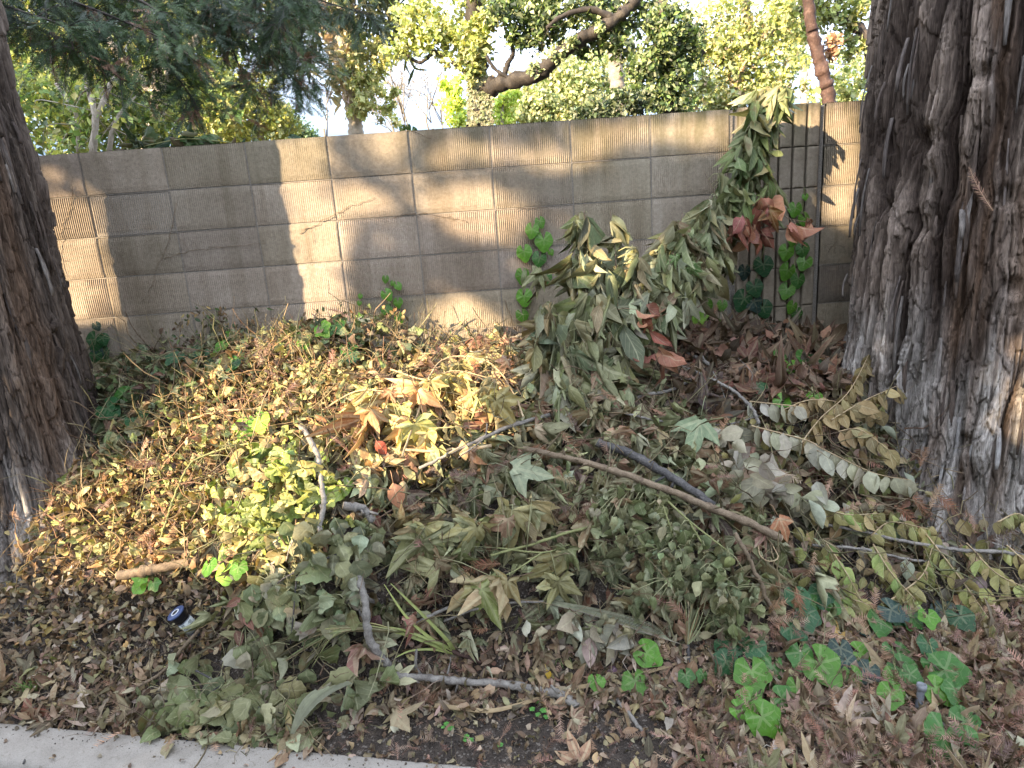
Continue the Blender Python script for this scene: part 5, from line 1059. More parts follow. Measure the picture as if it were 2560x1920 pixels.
# ------------------------------------------------------------------ palm pieces
pf = empty('palm_leaf_piece', hit(700, 1530), 'pale pleated fan palm piece pointing down at the kerb', 'palm leaf'); B = Batch()
A_, Z_ = hit(625, 1608, .01), None; n = 13; tops = [hit(722 + 52 * i / (n - 1), 1478 - 14 * i / 12, .10 + .008 * (i % 2)) for i in range(n)]
Vp = []
for i in range(n):
    for u in np.linspace(0, 1, 9): 
        p = A_ * (1 - u) + tops[i] * u; p = p + np.array([0, -.25, .97]) * (.045 * math.sin(PI * u) + .0075 * (1 if i % 2 else -1) * (.3 + u)); Vp.append(p)
Vp = np.array(Vp); cc = np.tile([.46, .48, .36, .1], (len(Vp), 1)); cc[:, :3] *= np.repeat(rng.uniform(.85, 1.1, n), 9)[:, None]
B.raw(Vp, grid_faces(n, 9), cc, np.tile([0, .2, 0], (len(Vp), 1))); B.build('pleated_blade', M['leaf'], pf, False); B = Batch(); B.tube(catmull([A_, hit(598, 1640, .012), hit(580, 1655, .01)], 5), [.006] * 10 + [.002], (.4, .38, .25), k=5); B.build('stalk', M['tan_wood'], pf)
ff = empty('palm_frond', hit(760, 1345), 'frayed palm frond fanning yellow threads to the left below the upright branch', 'palm leaf'); B = Batch()
root = hit(858, 1362, .06)
for i in range(36):
    a = rng.uniform(-1, 1); e = hit(595 + rng.uniform(0, 130), 1375 + a * 45 + rng.uniform(0, 30), rng.uniform(.01, .05)); m = hit(740 + rng.normal(0, 12), 1345 + a * 8, .09); B.tube(catmull([root, m, e], 7), np.linspace(.0032, .0008, 15), pal([(.36, .36, .16), (.40, .34, .18), (.28, .30, .13)], 1)[0], k=3)
B.build('threads', M['litter'], ff)
yb = empty('yucca_shoot', hit(990, 1412), 'shoot of yellow green sword leaves from a brown sheath at lower centre', 'palm leaf')
for pts, w in (([(990, 1412, .05), (920, 1378, .07), (860, 1330, .09), (815, 1262, .10)], .014), ([(1000, 1412, .05), (950, 1375, .08), (890, 1315, .10), (828, 1258, .10)], .016), ([(990, 1415, .05), (930, 1392, .06), (850, 1365, .06), (760, 1342, .06)], .017), ([(985, 1418, .04), (930, 1402, .05), (880, 1404, .04), (845, 1422, .03)], .010), ([(1000, 1412, .06), (930, 1385, .075), (850, 1357, .07), (800, 1352, .06)], .012)):
    strap('blade', None, None, pts, w, w * .5, 'ivy', np.array([.36, .42, .10]) * rng.uniform(.8, 1.1), parent=yb)
B = Batch(); B.tube(catmull(hp([(955, 1398, .05), (1000, 1415, .04), (1045, 1432, .02)]), 8), np.linspace(.011, .006, 17), k=8, wob=.12); B.build('sheath', M['red_bark'], yb)
gt = empty('grass_fan', hit(1480, 1400), 'fan of narrow straw green blades spreading up from the bare upright twig', 'grass leaf'); B = Batch(); root = hit(1480, 1398, .02)
for i in range(20):
    e = hit(1430 + rng.uniform(0, 85), 1255 + rng.uniform(0, 60), .10); B.tube(catmull([root, (root + e) / 2 + rng.normal(0, .006, 3), e], 5), np.linspace(.0024, .0008, 11), pal([(.30, .34, .18), (.36, .36, .2), (.32, .22, .1)], 1)[0], k=3)
B.build('blades', M['litter'], gt)
gs = empty('dry_fan_stems', hit(1300, 1300), 'grey green split palm stems lying under the hanging olive leaves', 'palm leaf'); B = Batch()
for i in range(9): B.tube(catmull(hp([(1180, 1300 + i, .06), (1300, 1302 + i * 2, .07), (1400, 1345 + i * 3, .05), (1440 + i * 3, 1385 + i, .03)]), 6), .0016, pal([(.24, .25, .16), (.32, .31, .22)], 1)[0], k=3)
B.build('threads', M['litter'], gs)
# grass tufts and seedlings
def tuft(label, px, py, n, h, c, name='grass_tuft'):
    o0 = hit(px, py); r = empty(name, o0, label, 'grass'); B = Batch()
    for _ in range(n): b = o0 + np.array([rng.normal(0, .02), rng.normal(0, .012), 0]); e = b + np.array([rng.normal(0, h * .4), rng.normal(0, h * .2) - h * .1, h * rng.uniform(.5, 1)]); B.tube(catmull([b, (b + e) / 2 + (0, 0, h * .1), e], 3), np.linspace(.0018, .0005, 7), np.array(c) * rng.uniform(.7, 1.2), k=3)
    B.build('blades', M['ivy'], r)
tuft('bright green grass tuft at the lower left behind the kerb', 75, 1490, 44, .06, (.16, .34, .06)); tuft('thin green grass at the bottom right edge', 2000, 1655, 16, .06, (.14, .28, .06)); tuft('fine grass sprouts on the soil before the pink leaf', 1990 - 150, 1640, 10, .05, (.14, .28, .06)); tuft('few grass blades left of the bottom twig', 190, 1535, 10, .04, (.12, .22, .06)); tuft('grass blades between ground litter by the thick branch', 1215, 1435, 8, .05, (.14, .26, .06))
def seedling(label, spots):
    o0 = hit(*spots[0][:2]); r = empty('seedling', o0, label, 'seedling', 'green seedlings on the soil'); B = Batch(); Sm = Batch()
    for px, py, s in spots:
        p = hit(px, py, .012)
        for k in range(5): a = k * 1.257 + rng.uniform(0, 1); B.put(T_ROUND, [p], np.array([[math.cos(a), math.sin(a) * .8, .2]]), np.array([[0, -.3, 1.]]), s / 1332 * p[1] * .6, np.array([.10, .30, .06]) * rng.uniform(.8, 1.3), 1.1, -.1, .3, .02, 0)
        Sm.tube([hit(px, py, -.003), p], .0008, k=3)
    B.build('leaves', M['ivy'], r); Sm.build('stem', M['green_stem'], r)
seedling('clover like seedling cluster under the thick branch tip', [(1160, 1520, 16), (1175, 1540, 18), (1163, 1550, 14), (1150, 1538, 14), (1180, 1555, 14)]); seedling('seedling on the bare soil right of the palm piece', [(965, 1570, 14), (975, 1580, 16), (958, 1577, 10)])
seedling('seedling on bare soil just above the kerb end', [(1008, 1597, 14), (1018, 1605, 14), (1005, 1606, 10)]); seedling('lone tiny seedling on bare soil', [(1080, 1615, 16)]); seedling('seedling at the bottom right of centre', [(1510, 1640, 14), (1518, 1650, 12)]); seedling('low green sprout left of the bottom edge ivy', [(1700, 1650, 20), (1670, 1655, 20), (1685, 1645, 16)])

# ------------------------------------------------------------------ the jar, pipe, cardboard, debris
def lathe(prof, o, ax, n=40, col=(.5, .5, .5)):
    ax = ax / np.linalg.norm(ax); a = np.cross(ax, [0, 0, 1.]); a /= np.linalg.norm(a); b = np.cross(ax, a); V = []
    for z, r in prof:
        for k in range(n): th = 2 * PI * k / n; V.append(o + ax * z + (a * math.cos(th) + b * math.sin(th)) * r)
    m = len(prof); f = [(i * n + k, i * n + (k + 1) % n, (i + 1) * n + (k + 1) % n, (i + 1) * n + k) for i in range(m - 1) for k in range(n)]
    return np.array(V), np.array(f), a, b
jt = at(378, 1323, hit(395, 1345)[1] - .085); je = hit(430, 1385, -.01); ax = je - jt; L = .125; ax /= np.linalg.norm(ax)
# turn the cap a little more towards the viewer
ax = ax + np.array([.0, .15, -.05]); ax /= np.linalg.norm(ax)
jar = empty('spice_jar', jt, 'upturned dark blue capped jar with white label lying in the leaves', 'jar')
M['cap'] = simple('dark_blue_cap', (.055, .085, .19), .35); M['blk'] = simple('black_collar', (.012, .012, .016), .3); M['white'] = simple('white_print', (.62, .64, .66), .45); M['label'] = simple('jar_label', (.50, .54, .53), .5); M['ink'] = simple('label_ink', (.03, .035, .045), .5); M['glass'] = simple('dark_glass', (.10, .11, .14), .12, .6)
V_, f_, a_, b_ = lathe([(0.0005, .0001), (0.0, .0285), (.001, .0305), (.003, .0315), (.006, .0315), (.0075, .030)], jt, ax); build('cap_disc', V_, [f_], M['cap'], jar)
V_, f_, _, _ = lathe([(-.0006, .0105), (-.0014, .0110), (-.0014, .0145), (-.0006, .0150), (.001, .0150), (.001, .0105), (-.0006, .0105)], jt, ax); build('cap_ring', V_, [f_], M['white'], jar)
V_, f_, _, _ = lathe([(-.0004, .0001), (-.0008, .003), (-.0004, .0055), (-.0012, .006), (-.0012, .0085), (-.0002, .0088), (.001, .0088)], jt, ax); build('cap_centre', V_, [f_], M['blk'], jar)
V_, f_, _, _ = lathe([(.0075, .0285), (.014, .0265), (.030, .0255), (.031, .0245), (.033, .0255), (.036, .0255), (.037, .024), (.040, .0245), (.0415, .0235)], jt, ax); build('collar', V_, [f_], M['blk'], jar)
V_, f_, _, _ = lathe([(.041, .0225), (.0425, .0245), (L - .006, .0245), (L - .002, .022), (L, .001)], jt, ax); jb = build('jar_body', V_, [f_], M['glass'], jar)
V_, f_, _, _ = lathe([(.0455, .0246), (.0455, .0249), (.095, .0249), (.095, .0246)], jt, ax); build('label', V_, [f_], M['label'], jb)
B = Batch(); vw = (O - jt) / np.linalg.norm(O - jt); ph0 = math.atan2(vw @ b_, vw @ a_)
for z0_, z1_, p0, p1 in ((.050, .052, -.7, -.2), (.054, .056, -.7, -.1), (.058, .060, -.65, -.25), (.063, .065, -.7, 0.), (.068, .0695, -.6, -.1), (.073, .0745, -.7, -.3), (.080, .082, -.7, .1), (.048, .058, .45, .5), (.048, .058, .78, .83), (.048, .050, .5, .78), (.056, .058, .5, .78), (.0515, .0545, .60, .68), (.064, .066, .3, .9), (.070, .072, .3, .8)):
    q = [jt + ax * z + (a_ * math.cos(ph0 + p) + b_ * math.sin(ph0 + p)) * .0252 for z in (z0_, z1_) for p in np.linspace(p0, p1, 6)]
    B.raw(q, [(i, i + 1, i + 7, i + 6) for i in range(5)], (.03, .03, .04))
B.build('label_print', M['ink'], jb)
pp = hit(1985, 1530, -.02); pt = empty('pipe', pp, 'short grey plastic pipe standing in the ivy', 'pipe'); M['pipe'] = simple('grey_plastic', (.20, .21, .23), .4); ax = np.array([.12, .12, 1.]); V_, f_, _, _ = lathe([(0, .011), (.075, .011), (.078, .0115), (.079, .014), (.095, .014), (.096, .0095), (.085, .009), (.08, .001)], pp, ax, 24); build('pipe_body', V_, [f_], M['pipe'], pt)
V_, f_, _, _ = lathe([(.0955, .0138), (.0975, .0135), (.0975, .0100), (.0955, .0098)], pp, ax, 24); build('pipe_rim', V_, [f_], M['pipe'], pt)
# cardboard scrap: bent sheet
cb = empty('cardboard_scrap', hit(1630, 1040), 'smooth tan cardboard scrap among the grey dead leaves', 'cardboard'); Vc = []
nx, ny = 14, 8
for i in range(nx):
    for j in range(ny):
        u, v = i / (nx - 1), j / (ny - 1); p = hit(1586 + 92 * u, 1075 - 42 * v * (1 - .25 * u) - 6 * math.sin(u * 3), .065 + .03 * math.sin(u * 2.6)); Vc.append(p)
Vc = np.array(Vc); kk = np.ones((3,)) / 3
G_ = Vc.reshape(nx, ny, 3)
for _ in range(6): G_[1:-1, 1:-1] = (G_[:-2, 1:-1] + G_[2:, 1:-1] + G_[1:-1, :-2] + G_[1:-1, 2:]) / 4; G_[:, 0] = (G_[:, 0] + np.roll(G_[:, 0], 1, 0)) / 2 if False else G_[:, 0]
Vt = G_.reshape(-1, 3); f = grid_faces(nx, ny); M['card'] = simple('cardboard', (.27, .19, .13), .8, .2); build('sheet', np.concatenate([Vt, Vt - (0, -.0015, .002)]), [f, f[:, ::-1] + len(Vt)], M['card'], cb)
# dark berry clusters on the kerb
def berries(label, px, py, n):
    r = empty('berry_cluster', hit(px, py), label, 'berries', 'berry clusters on the kerb'); B = Batch()
    for _ in range(n): p = hit(px, py, .006) + np.array([rng.normal(0, .012), rng.normal(0, .008), rng.uniform(0, .004)]); v, f, _, _ = lathe([(-.005, .0005), (-.004, .003), (0, .005), (.004, .003), (.005, .0005)], p, np.array([.1, .1, 1.]), 8); B.raw(v, f, (.02, .015, .015))
    B.build('berries', M['blk'], r)
berries('tight cluster of black berries lower on the kerb', 475, 1645 - 5, 9); berries('loose pair of black berries at the leaf edge on the kerb', 415, 1608, 5); 
# redwood needle sprays
def nspray(label, pts, w, c, n=40, group='redwood needle sprays'):
    W = catmull(pts, 10); r = empty('needle_spray', W[0], label, 'needles', group); B = Batch(); B.tube(W, np.linspace(.0016, .0007, len(W)), c, k=4)
    L = np.linspace(0, len(W) - 1.001, n); i = L.astype(int); f = (L - i)[:, None]; P = W[i] * (1 - f) + W[i + 1] * f; tg = np.gradient(P, axis=0); tg /= np.linalg.norm(tg, axis=1, keepdims=True)
    needle = (np.array([(-.035, 0, 0), (.035, 0, 0), (.03, .6, .02), (-.03, .6, .02), (0, 1, 0)], float), np.array([(0, 1, 2), (0, 2, 3), (3, 2, 4)]), np.tile([0, .3], (5, 1)))
    for sd in (-1, 1):
        X = np.cross(tg, np.array([0, -1., .2])); D = tg * .75 + sd * X * .8 + rng.normal(0, .12, (n, 3)); env = np.sin(np.linspace(.35, 2.9, n)) * .9 + .15
        B.put(needle, P, D, np.tile([0, -1., .2], (n, 1)) + rng.normal(0, .3, (n, 3)), w * env * rng.uniform(.8, 1.15, n), pal([c], n, .12), 1, 0, .1, .01, 0)
    B.build('needles', M['litter'], r)
def on_trunk(px, py, cc, edges, off):
    d = ray(px, py); z = O[2] + d[2] * 2.2
    for _ in range(6):
        R_ = radius_at(cc, edges, z) + off; dd = d[:2] / np.linalg.norm(d[:2]); c = np.array(cc); b = dd @ c; q = b * b - (c @ c - R_ * R_); t = b - math.sqrt(max(q, 0)); z = O[2] + d[2] * t / np.linalg.norm(d[:2])
    return O + d * (t / np.linalg.norm(d[:2]))
nspray('tan needle spray caught on the rusty bark of the right redwood', [on_trunk(px, py, RC, redge, .035) for px, py in ((2145, 455), (2125, 425), (2108, 395), (2094, 362))], .026, (.42, .26, .18), 30)
for lb, a, b in (('rusty needle spray at the foot of the right redwood', (1930, 1060), (1990, 1130)), ('second rusty needle spray beside the silvery root', (1985, 1075), (2045, 1120)), ('short rusty needle spray under the pale leaf row', (1910, 1105), (1960, 1150)), ('brown needle spray hanging beside the sloping pale stick', (1690, 1270), (1712, 1350)), ('brown needle spray hanging on the olive leaves', (1415, 1125), (1425, 1190)), ('orange needle spray on the tan leaves below the crest', (1020 - 0, 805), (1050, 835)), ('brown needle spray lying across the long pole', (1130, 985), (1190, 1000)), ('reddish needle spray in the shade by the yucca shoot', (1090, 1215), (1010, 1230))):
    p0, p1 = hit(*a, .07), hit(*b, .06); nspray(lb, [p0, (p0 + p1) / 2 + (0, 0, .012), p1], .035, (.26, .12, .07), 26)
for i, (px, py) in enumerate(((1705, 1345), (1810, 1490 + 60), (1960, 1560), (1720, 1560), (2080, 1440))):
    p0 = hit(px, py, .02); p1 = hit(px + rng.uniform(-40, 40), py + rng.uniform(15, 40), .015); nspray(('pinkish needle spray beside the sloping stick foot', 'needle spray in the litter before the pink tan leaf', 'needle spray near the wood splinter', 'needle spray lying on the ivy front leaf', 'needle spray in the litter at the right edge')[i], [p0, (p0 + p1) / 2 + (0, 0, .008), p1], .026, (.32, .17, .11), 22)

# ------------------------------------------------------------------ trees beyond the wall
SAZ, SEL = math.radians(51), math.radians(21)
SUN = np.array([-math.sin(SAZ) * math.cos(SEL), -math.cos(SAZ) * math.cos(SEL), math.sin(SEL)])
def crown(B, spec, size, cols, dens=1., sub=9, jit=.22, droop=0.):
    """spec: (px, py, rpx, Y, n): leafy masses broken into twig clusters"""
    for px, py, rp, Y, n in spec:
        c = at(px, py, Y); r = rp / 1332 * Y * 1.02; n = int(n * dens * .82); k = max(3, n // sub // 4)
        cc = c + rdir(k) * (rng.random((k, 1)) ** .45) * r * np.array([1, .8, .85]); tint = rng.normal(1.6, .3, k)
        i = rng.integers(0, k, n); P = cc[i] + rng.normal(0, 1, (n, 3)) * r * .17
        D = rdir(n) + (0, 0, -droop); Nn = rdir(n) * .8 + np.array([-.35, -.55, .6])
        B.put(T_RHOMB, P, D, Nn, size * np.exp(rng.normal(0, .25, n)), pal(cols, n, .14) * tint[i][:, None], rng.uniform(.8, 1.5, n), 0, rng.uniform(-.2, .4, n), .03)
def limb(B, pts, r0, r1, wob=.05, k=10, n=8):
    W = catmull([at(*p) for p in pts], n); W = W + rng.normal(0, r1 * .12, W.shape); B.tube(W, np.linspace(r0, r1, len(W)), k=k, wob=wob); return W
def twigs(B, W, n, ln, r, seed=0, up=0.):
    for _ in range(n):
        i = rng.integers(1, len(W)); d = rdir(1)[0] + (0, 0, up); d[1] *= .5; e = W[i] + d * ln * rng.uniform(.5, 1); m = (W[i] + e) / 2 + rng.normal(0, ln * .1, 3); B.tube(catmull([W[i], m, e], 3), np.linspace(r, r * .3, 7), k=3)
YEL = [(.24, .26, .07), (.30, .31, .10), (.18, .21, .06), (.36, .34, .12), (.13, .17, .05)]
MIDG = [(.10, .15, .05), (.14, .20, .06), (.18, .22, .08), (.07, .11, .04)]
PALE = [(.26, .29, .14), (.32, .34, .18), (.20, .24, .11), (.36, .36, .20), (.15, .19, .09)]
DK = [(.035, .055, .025), (.055, .08, .035), (.08, .10, .045), (.025, .035, .02), (.13, .15, .07)]
BLUE = [(.14, .20, .12), (.18, .24, .14), (.11, .16, .10)]
def tree(label, trunks, bmat, specs, size, cat='tree', name='tree', tw=0, group='trees beyond the wall', base=None):
    """trunks: list of (points, r0, r1)"""
    p0 = at(*trunks[0][0][0]); base = (p0[0], p0[1], .5); r = empty(name, base, label, cat, group); Bt = Batch()
    W0 = None
    for k, (pts, r0_, r1_) in enumerate(trunks):
        W = catmull([at(*p) for p in pts], 8)
        if k == 0: W = np.concatenate([[np.array([W[0][0], W[0][1], .5])], W])
        W[1:] += rng.normal(0, r1_ * .08, W[1:].shape); B = Batch(); B.tube(W, np.linspace(r0_, r1_, len(W)) * (1 + .10 * rng.normal(0, 1, len(W))), k=12, wob=.09)
        if tw: twigs(B, W[len(W) // 3:], tw, .5, .006)
        B.build('trunk' if k == 0 else 'limb', M[bmat], r)
    B = Batch()
    for spec, cols, s in specs: crown(B, spec, s, cols)
    B.build('crown', M['farleaf'], r, False); return r
# left: bright shrubs and trees
tree('near tangled shrub with tan stems and yellow green leaves behind the wall at left', [([(200, 330, 5.2), (205, 250, 5.2), (185, 180, 5.3)], .03, .015), ([(205, 260, 5.2), (240, 180, 5.3), (260, 120, 5.4)], .02, .008), ([(170, 330, 5.4), (165, 250, 5.4), (120, 180, 5.5)], .02, .01), ([(235, 330, 5.3), (250, 260, 5.3), (300, 200, 5.5)], .018, .008)], 'palm_bark',
     [([(130, 260, 110, 5.8, 1700), (250, 250, 110, 5.6, 1900), (60, 200, 90, 6.2, 1100), (330, 270, 80, 5.8, 1100), (180, 300, 90, 5.4, 900)], YEL + MIDG, .05)], 0, tw=10, name='shrub', cat='shrub')
tree('tall bright leafy tree filling the sky behind the dark needles at upper left', [([(330, 320, 9), (345, 200, 9), (360, 60, 9.2)], .13, .07), ([(350, 180, 9), (420, 90, 9), (470, 20, 9.2)], .06, .03), ([(345, 220, 9), (260, 120, 9), (200, 40, 9)], .06, .03)], 'palm_bark',
     [([(100, 60, 150, 10, 2600), (280, 60, 160, 10, 3000), (450, 60, 130, 10, 2300), (140, 180, 130, 9.5, 1800), (330, 190, 120, 9.5, 1900), (460, 180, 90, 9.5, 1300), (30, 150, 90, 9, 900)], YEL + MIDG, .10)], 0)
tree('low round pale green tree right of the shrub in front of the sky', [([(560, 310, 14), (562, 260, 14), (570, 210, 14)], .10, .05), ([(560, 260, 14), (520, 220, 14), (490, 190, 14)], .05, .03)], 'palm_bark',
     [([(530, 250, 80, 14, 2200), (480, 275, 70, 14, 1500), (590, 270, 50, 14, 1300), (430, 260, 70, 13, 1400), (540, 200, 60, 14, 1100)], YEL[:4] + PALE[:2], .10), ([(620, 280, 45, 18, 1300), (655, 290, 25, 18, 500), (600, 245, 35, 18, 600)], BLUE, .11)], 0)
# palm with ivy mantle
pl = empty('palm_tree', (at(768, 290, 12)[0], 12, .5), 'palm with shaggy tan trunk wrapped in ivy standing against the open sky', 'palm tree'); B = Batch()
W = np.array([at(769, 330, 12), at(769, 290, 12), at(766, 240, 12), at(760, 190, 12), at(750, 120, 12), at(738, 60, 12), at(730, 0, 12), at(722, -60, 12)]); W = catmull(W, 8); W[0][2] = .5
z_ = np.linspace(0, 1, len(W)); B.tube(W, .15 + .09 * smooth(.25, .6, z_) + .02 * rng.normal(0, 1, len(W)), k=16, wob=.04); B.build('trunk', M['palm_bark'], pl)
B = Batch()
for _ in range(260): i = rng.integers(len(W) // 3, len(W)); a = rng.uniform(PI, 2 * PI); p = W[i] + np.array([math.cos(a), math.sin(a), 0]) * .22 + (0, 0, rng.normal(0, .05)); d = np.array([math.cos(a) * .7, math.sin(a) * .7, rng.uniform(-.6, .9)]); B.put(T_LONG, [p], d[None], rdir(1), rng.uniform(.12, .26), pal([(.55, .46, .34), (.45, .37, .28), (.6, .52, .42)], 1), 1.6, .3, .3, .03)
B.build('husks', M['farleaf'], pl, False); B = Batch()
for _ in range(46):
    a = rng.uniform(0, 2 * PI); s0 = W[-1] - (0, 0, rng.uniform(.0, .6)); d = np.array([math.cos(a), math.sin(a), 0]); pts = catmull([s0, s0 + d * .6 + (0, 0, rng.uniform(-.2, .4)), s0 + d * 1.2 + (0, 0, rng.uniform(-1.2, -.3))], 6); B.tube(pts, .012, (.12, .14, .06), k=3)
    P = pts[rng.integers(4, len(pts), 34)] + rng.normal(0, .02, (34, 3)); B.put(T_LONG, P, d * .5 + rdir(34) + (0, 0, -.5), rdir(34), .34, pal([(.06, .09, .04), (.10, .13, .05), (.2, .2, .09)], 34), .5, .3, .3, .02)
B.build('fronds', M['farleaf'], pl, False)
B = Batch(); crown(B, [(775, 130, 26, 11.7, 500), (780, 175, 28, 11.7, 600), (790, 220, 30, 11.7, 600), (772, 240, 22, 11.7, 350), (745, 150, 18, 11.7, 260), (800, 150, 30, 11.8, 420), (822, 195, 26, 11.8, 380), (838, 240, 24, 11.8, 260), (852, 262, 16, 11.8, 110), (830, 140, 26, 11.8, 300), (812, 110, 30, 11.8, 340), (850, 190, 16, 11.8, 120), (765, 85, 22, 11.7, 260)], .07, [(.28, .30, .12), (.34, .34, .17), (.20, .23, .09), (.40, .38, .20)], droop=.6); B.build('ivy_mantle', M['farleaf'], pl, False)
# oak with ivy
ok_ = tree('big oak with ivy sheathed trunk and a heavy dark limb sweeping up to the right', [([(1034, 300, 10), (1034, 260, 10), (1036, 200, 10), (1032, 130, 10), (1024, 60, 10), (1030, -40, 10)], .19, .12), ([(1040, 200, 10), (1068, 186, 9.8), (1110, 174, 9.6), (1160, 160, 9.4), (1195, 132, 9.3), (1235, 98, 9.2), (1280, 72, 9.1), (1330, 40, 9.), (1375, 0, 9.)], .115, .07),
     ([(1085, 178, 9.7), (1096, 140, 9.7), (1108, 110, 9.7), (1090, 60, 9.7)], .045, .02), ([(1016, 165, 10), (985, 140, 10), (945, 112, 10), (920, 128, 10), (905, 135, 10), (880, 120, 10)], .035, .02), ([(1330, 42, 9.), (1275, 20, 9.), (1215, 35, 9.), (1180, 60, 9)], .05, .02), ([(1110, 176, 9.6), (1070, 150, 9.6), (1050, 120, 9.6)], .03, .02)], 'brown_bark',
     [([(1030, 60, 34, 9.8, 800), (1028, 110, 28, 9.8, 700), (1030, 160, 22, 9.8, 500), (1010, 140, 26, 9.8, 350), (1045, 20, 40, 9.8, 700), (905, 60, 55, 10, 900), (950, 90, 45, 10, 700), (975, 30, 50, 10, 700), (870, 100, 35, 10, 420), (890, 20, 50, 10.2, 500), (1000, 90, 36, 10, 520)], PALE[:4] + YEL[:3], .075),
      ([(1150, 150, 20, 9.3, 90), (1200, 118, 20, 9.1, 100), (1250, 85, 22, 9., 120), (1300, 60, 22, 8.9, 120)], PALE[:3] + DK[:2], .06),
      ([(1100, 30, 55, 9.6, 900), (1160, 20, 60, 9.6, 1100), (1230, 20, 60, 9.4, 1200), (1180, 70, 45, 9.5, 600), (1120, 85, 30, 9.6, 300), (1300, 30, 60, 9.3, 1200), (1330, 90, 40, 9.2, 500), (1270, 100, 28, 9.4, 300), (1390, 20, 50, 9.2, 900)], DK + MIDG[:2] + PALE[:1], .075)], 0, tw=5)
B = Batch(); P_ = np.array([at(rng.uniform(1012, 1062), rng.uniform(165, 285), 9.83) for _ in range(900)]); B.put(T_RHOMB, P_, rdir(900) * (1, .2, 1), np.tile([0, -1., .2], (900, 1)) + .4 * rdir(900), .06, pal([(.30, .31, .18), (.22, .23, .12), (.38, .36, .24)], 900), 1.3, 0, .1, .02)
B.build('ivy_sheath', M['farleaf'], ok_, False)
tree('soft sunlit grey green tree low behind the oak limb', [([(1180, 270, 17), (1185, 200, 17), (1200, 130, 17)], .16, .08), ([(1185, 220, 17), (1120, 170, 17), (1090, 150, 17)], .06, .03)], 'far_bark',
     [([(1120, 235, 60, 17, 1900), (1190, 205, 70, 17, 2600), (1270, 190, 70, 17, 2600), (1330, 200, 50, 17, 1600), (1150, 250, 60, 16.5, 1500), (1240, 245, 60, 16.5, 1500), (1220, 140, 60, 17.5, 1500), (1300, 130, 60, 17.5, 1600)], PALE, .11)], 0)
tree('lime green young tree peeking either side of the oak trunk', [([(1085, 290, 15), (1085, 240, 15), (1090, 210, 15)], .05, .03)], 'far_bark', [([(980, 215, 26, 15, 600), (990, 250, 28, 15, 700), (985, 185, 22, 15, 320), (1080, 240, 30, 15, 700), (1100, 215, 24, 15, 450), (960, 185, 14, 15, 120)], [(.36, .44, .09), (.44, .48, .14), (.28, .36, .08)], .09)], 0)
tree('dark low bush just over the wall right of centre', [([(1300, 275, 8), (1300, 250, 8), (1310, 235, 8)], .03, .02)], 'dark_bark', [([(1265, 245, 28, 8, 500), (1310, 238, 34, 8, 800), (1355, 230, 34, 8, 800), (1395, 225, 26, 8, 500), (1330, 215, 24, 8.2, 400)], DK + [(.16, .18, .12)], .05)], 0, name='bush', cat='bush')
tree('ivy choked dark tree right of the oak limb', [([(1450, 260, 8.6), (1440, 180, 8.6), (1450, 100, 8.6), (1430, 0, 8.6)], .10, .07), ([(1445, 190, 8.6), (1490, 150, 8.6), (1520, 110, 8.6)], .05, .03)], 'dark_bark',
     [([(1440, 50, 50, 8.5, 1300), (1430, 120, 50, 8.5, 1400), (1420, 170, 50, 8.5, 1200), (1450, 210, 45, 8.5, 900), (1480, 80, 40, 8.5, 800), (1390, 150, 40, 8.6, 800), (1485, 150, 30, 8.5, 450)], DK + MIDG + [(.24, .27, .14)], .065)], 0, tw=8)
tree('grey lilac trunk glimpsed between leaves beyond the oak limb', [([(1338, 260, 13), (1336, 200, 13), (1330, 140, 13), (1328, 60, 13)], .15, .13)], 'far_bark', [([(1330, 40, 50, 13, 500)], PALE, .09)], 0)
tree('wide airy yellow green tree crowding the sky at upper right', [([(1600, 260, 11), (1600, 180, 11), (1620, 90, 11), (1610, 0, 11)], .10, .07), ([(1610, 110, 11), (1680, 60, 11), (1700, 0, 11)], .05, .02), ([(1600, 170, 11), (1540, 110, 11), (1500, 60, 11)], .05, .02)], 'far_bark',
     [([(1540, 60, 70, 11, 1500), (1620, 50, 70, 11, 1700), (1690, 60, 60, 11, 1200), (1540, 150, 60, 11, 1300), (1620, 140, 60, 11, 1400), (1690, 150, 50, 11, 900), (1560, 210, 50, 11, 1000), (1640, 205, 45, 11, 800), (1500, 200, 40, 10.5, 700), (1720, 200, 34, 11, 350)], PALE + YEL[:3] + [(.36, .28, .18)], .075)], 0, tw=40)
tree('leaning red barked pine trunk in front of the upper right sky gap', [([(1800, 300, 6.5), (1791, 215, 6.5), (1783, 175, 6.5), (1770, 130, 6.5), (1757, 80, 6.5), (1750, 40, 6.5), (1744, -30, 6.5)], .066, .048), ([(1765, 120, 6.5), (1790, 105, 6.6), (1815, 100, 6.7)], .014, .008)], 'red_bark',
     [([(1800, 110, 20, 6.6, 130), (1790, 90, 16, 6.6, 80)], [(.30, .18, .11), (.38, .26, .16)], .05)], 0, tw=3)
tree('mossy oak with arching dark branches at the top right corner by the big trunk', [([(1900, 260, 8), (1890, 160, 8), (1868, 78, 8), (1830, 48, 8), (1790, 25, 8), (1740, 18, 8), (1690, 30, 8)], .08, .03), ([(1868, 78, 8), (1820, 85, 8), (1780, 92, 8)], .03, .015), ([(1790, 25, 8), (1760, -10, 8), (1740, -30, 8)], .03, .02)], 'dark_bark',
     [([(1700, 20, 50, 8, 700), (1780, 10, 50, 8, 900), (1840, 15, 40, 8, 800), (1820, 60, 34, 8, 350), (1740, 70, 36, 8, 330), (1850, 110, 30, 8, 300), (1840, 180, 34, 9, 420), (1800, 165, 20, 9, 120)], YEL + PALE[:3], .055)], 0, tw=14)
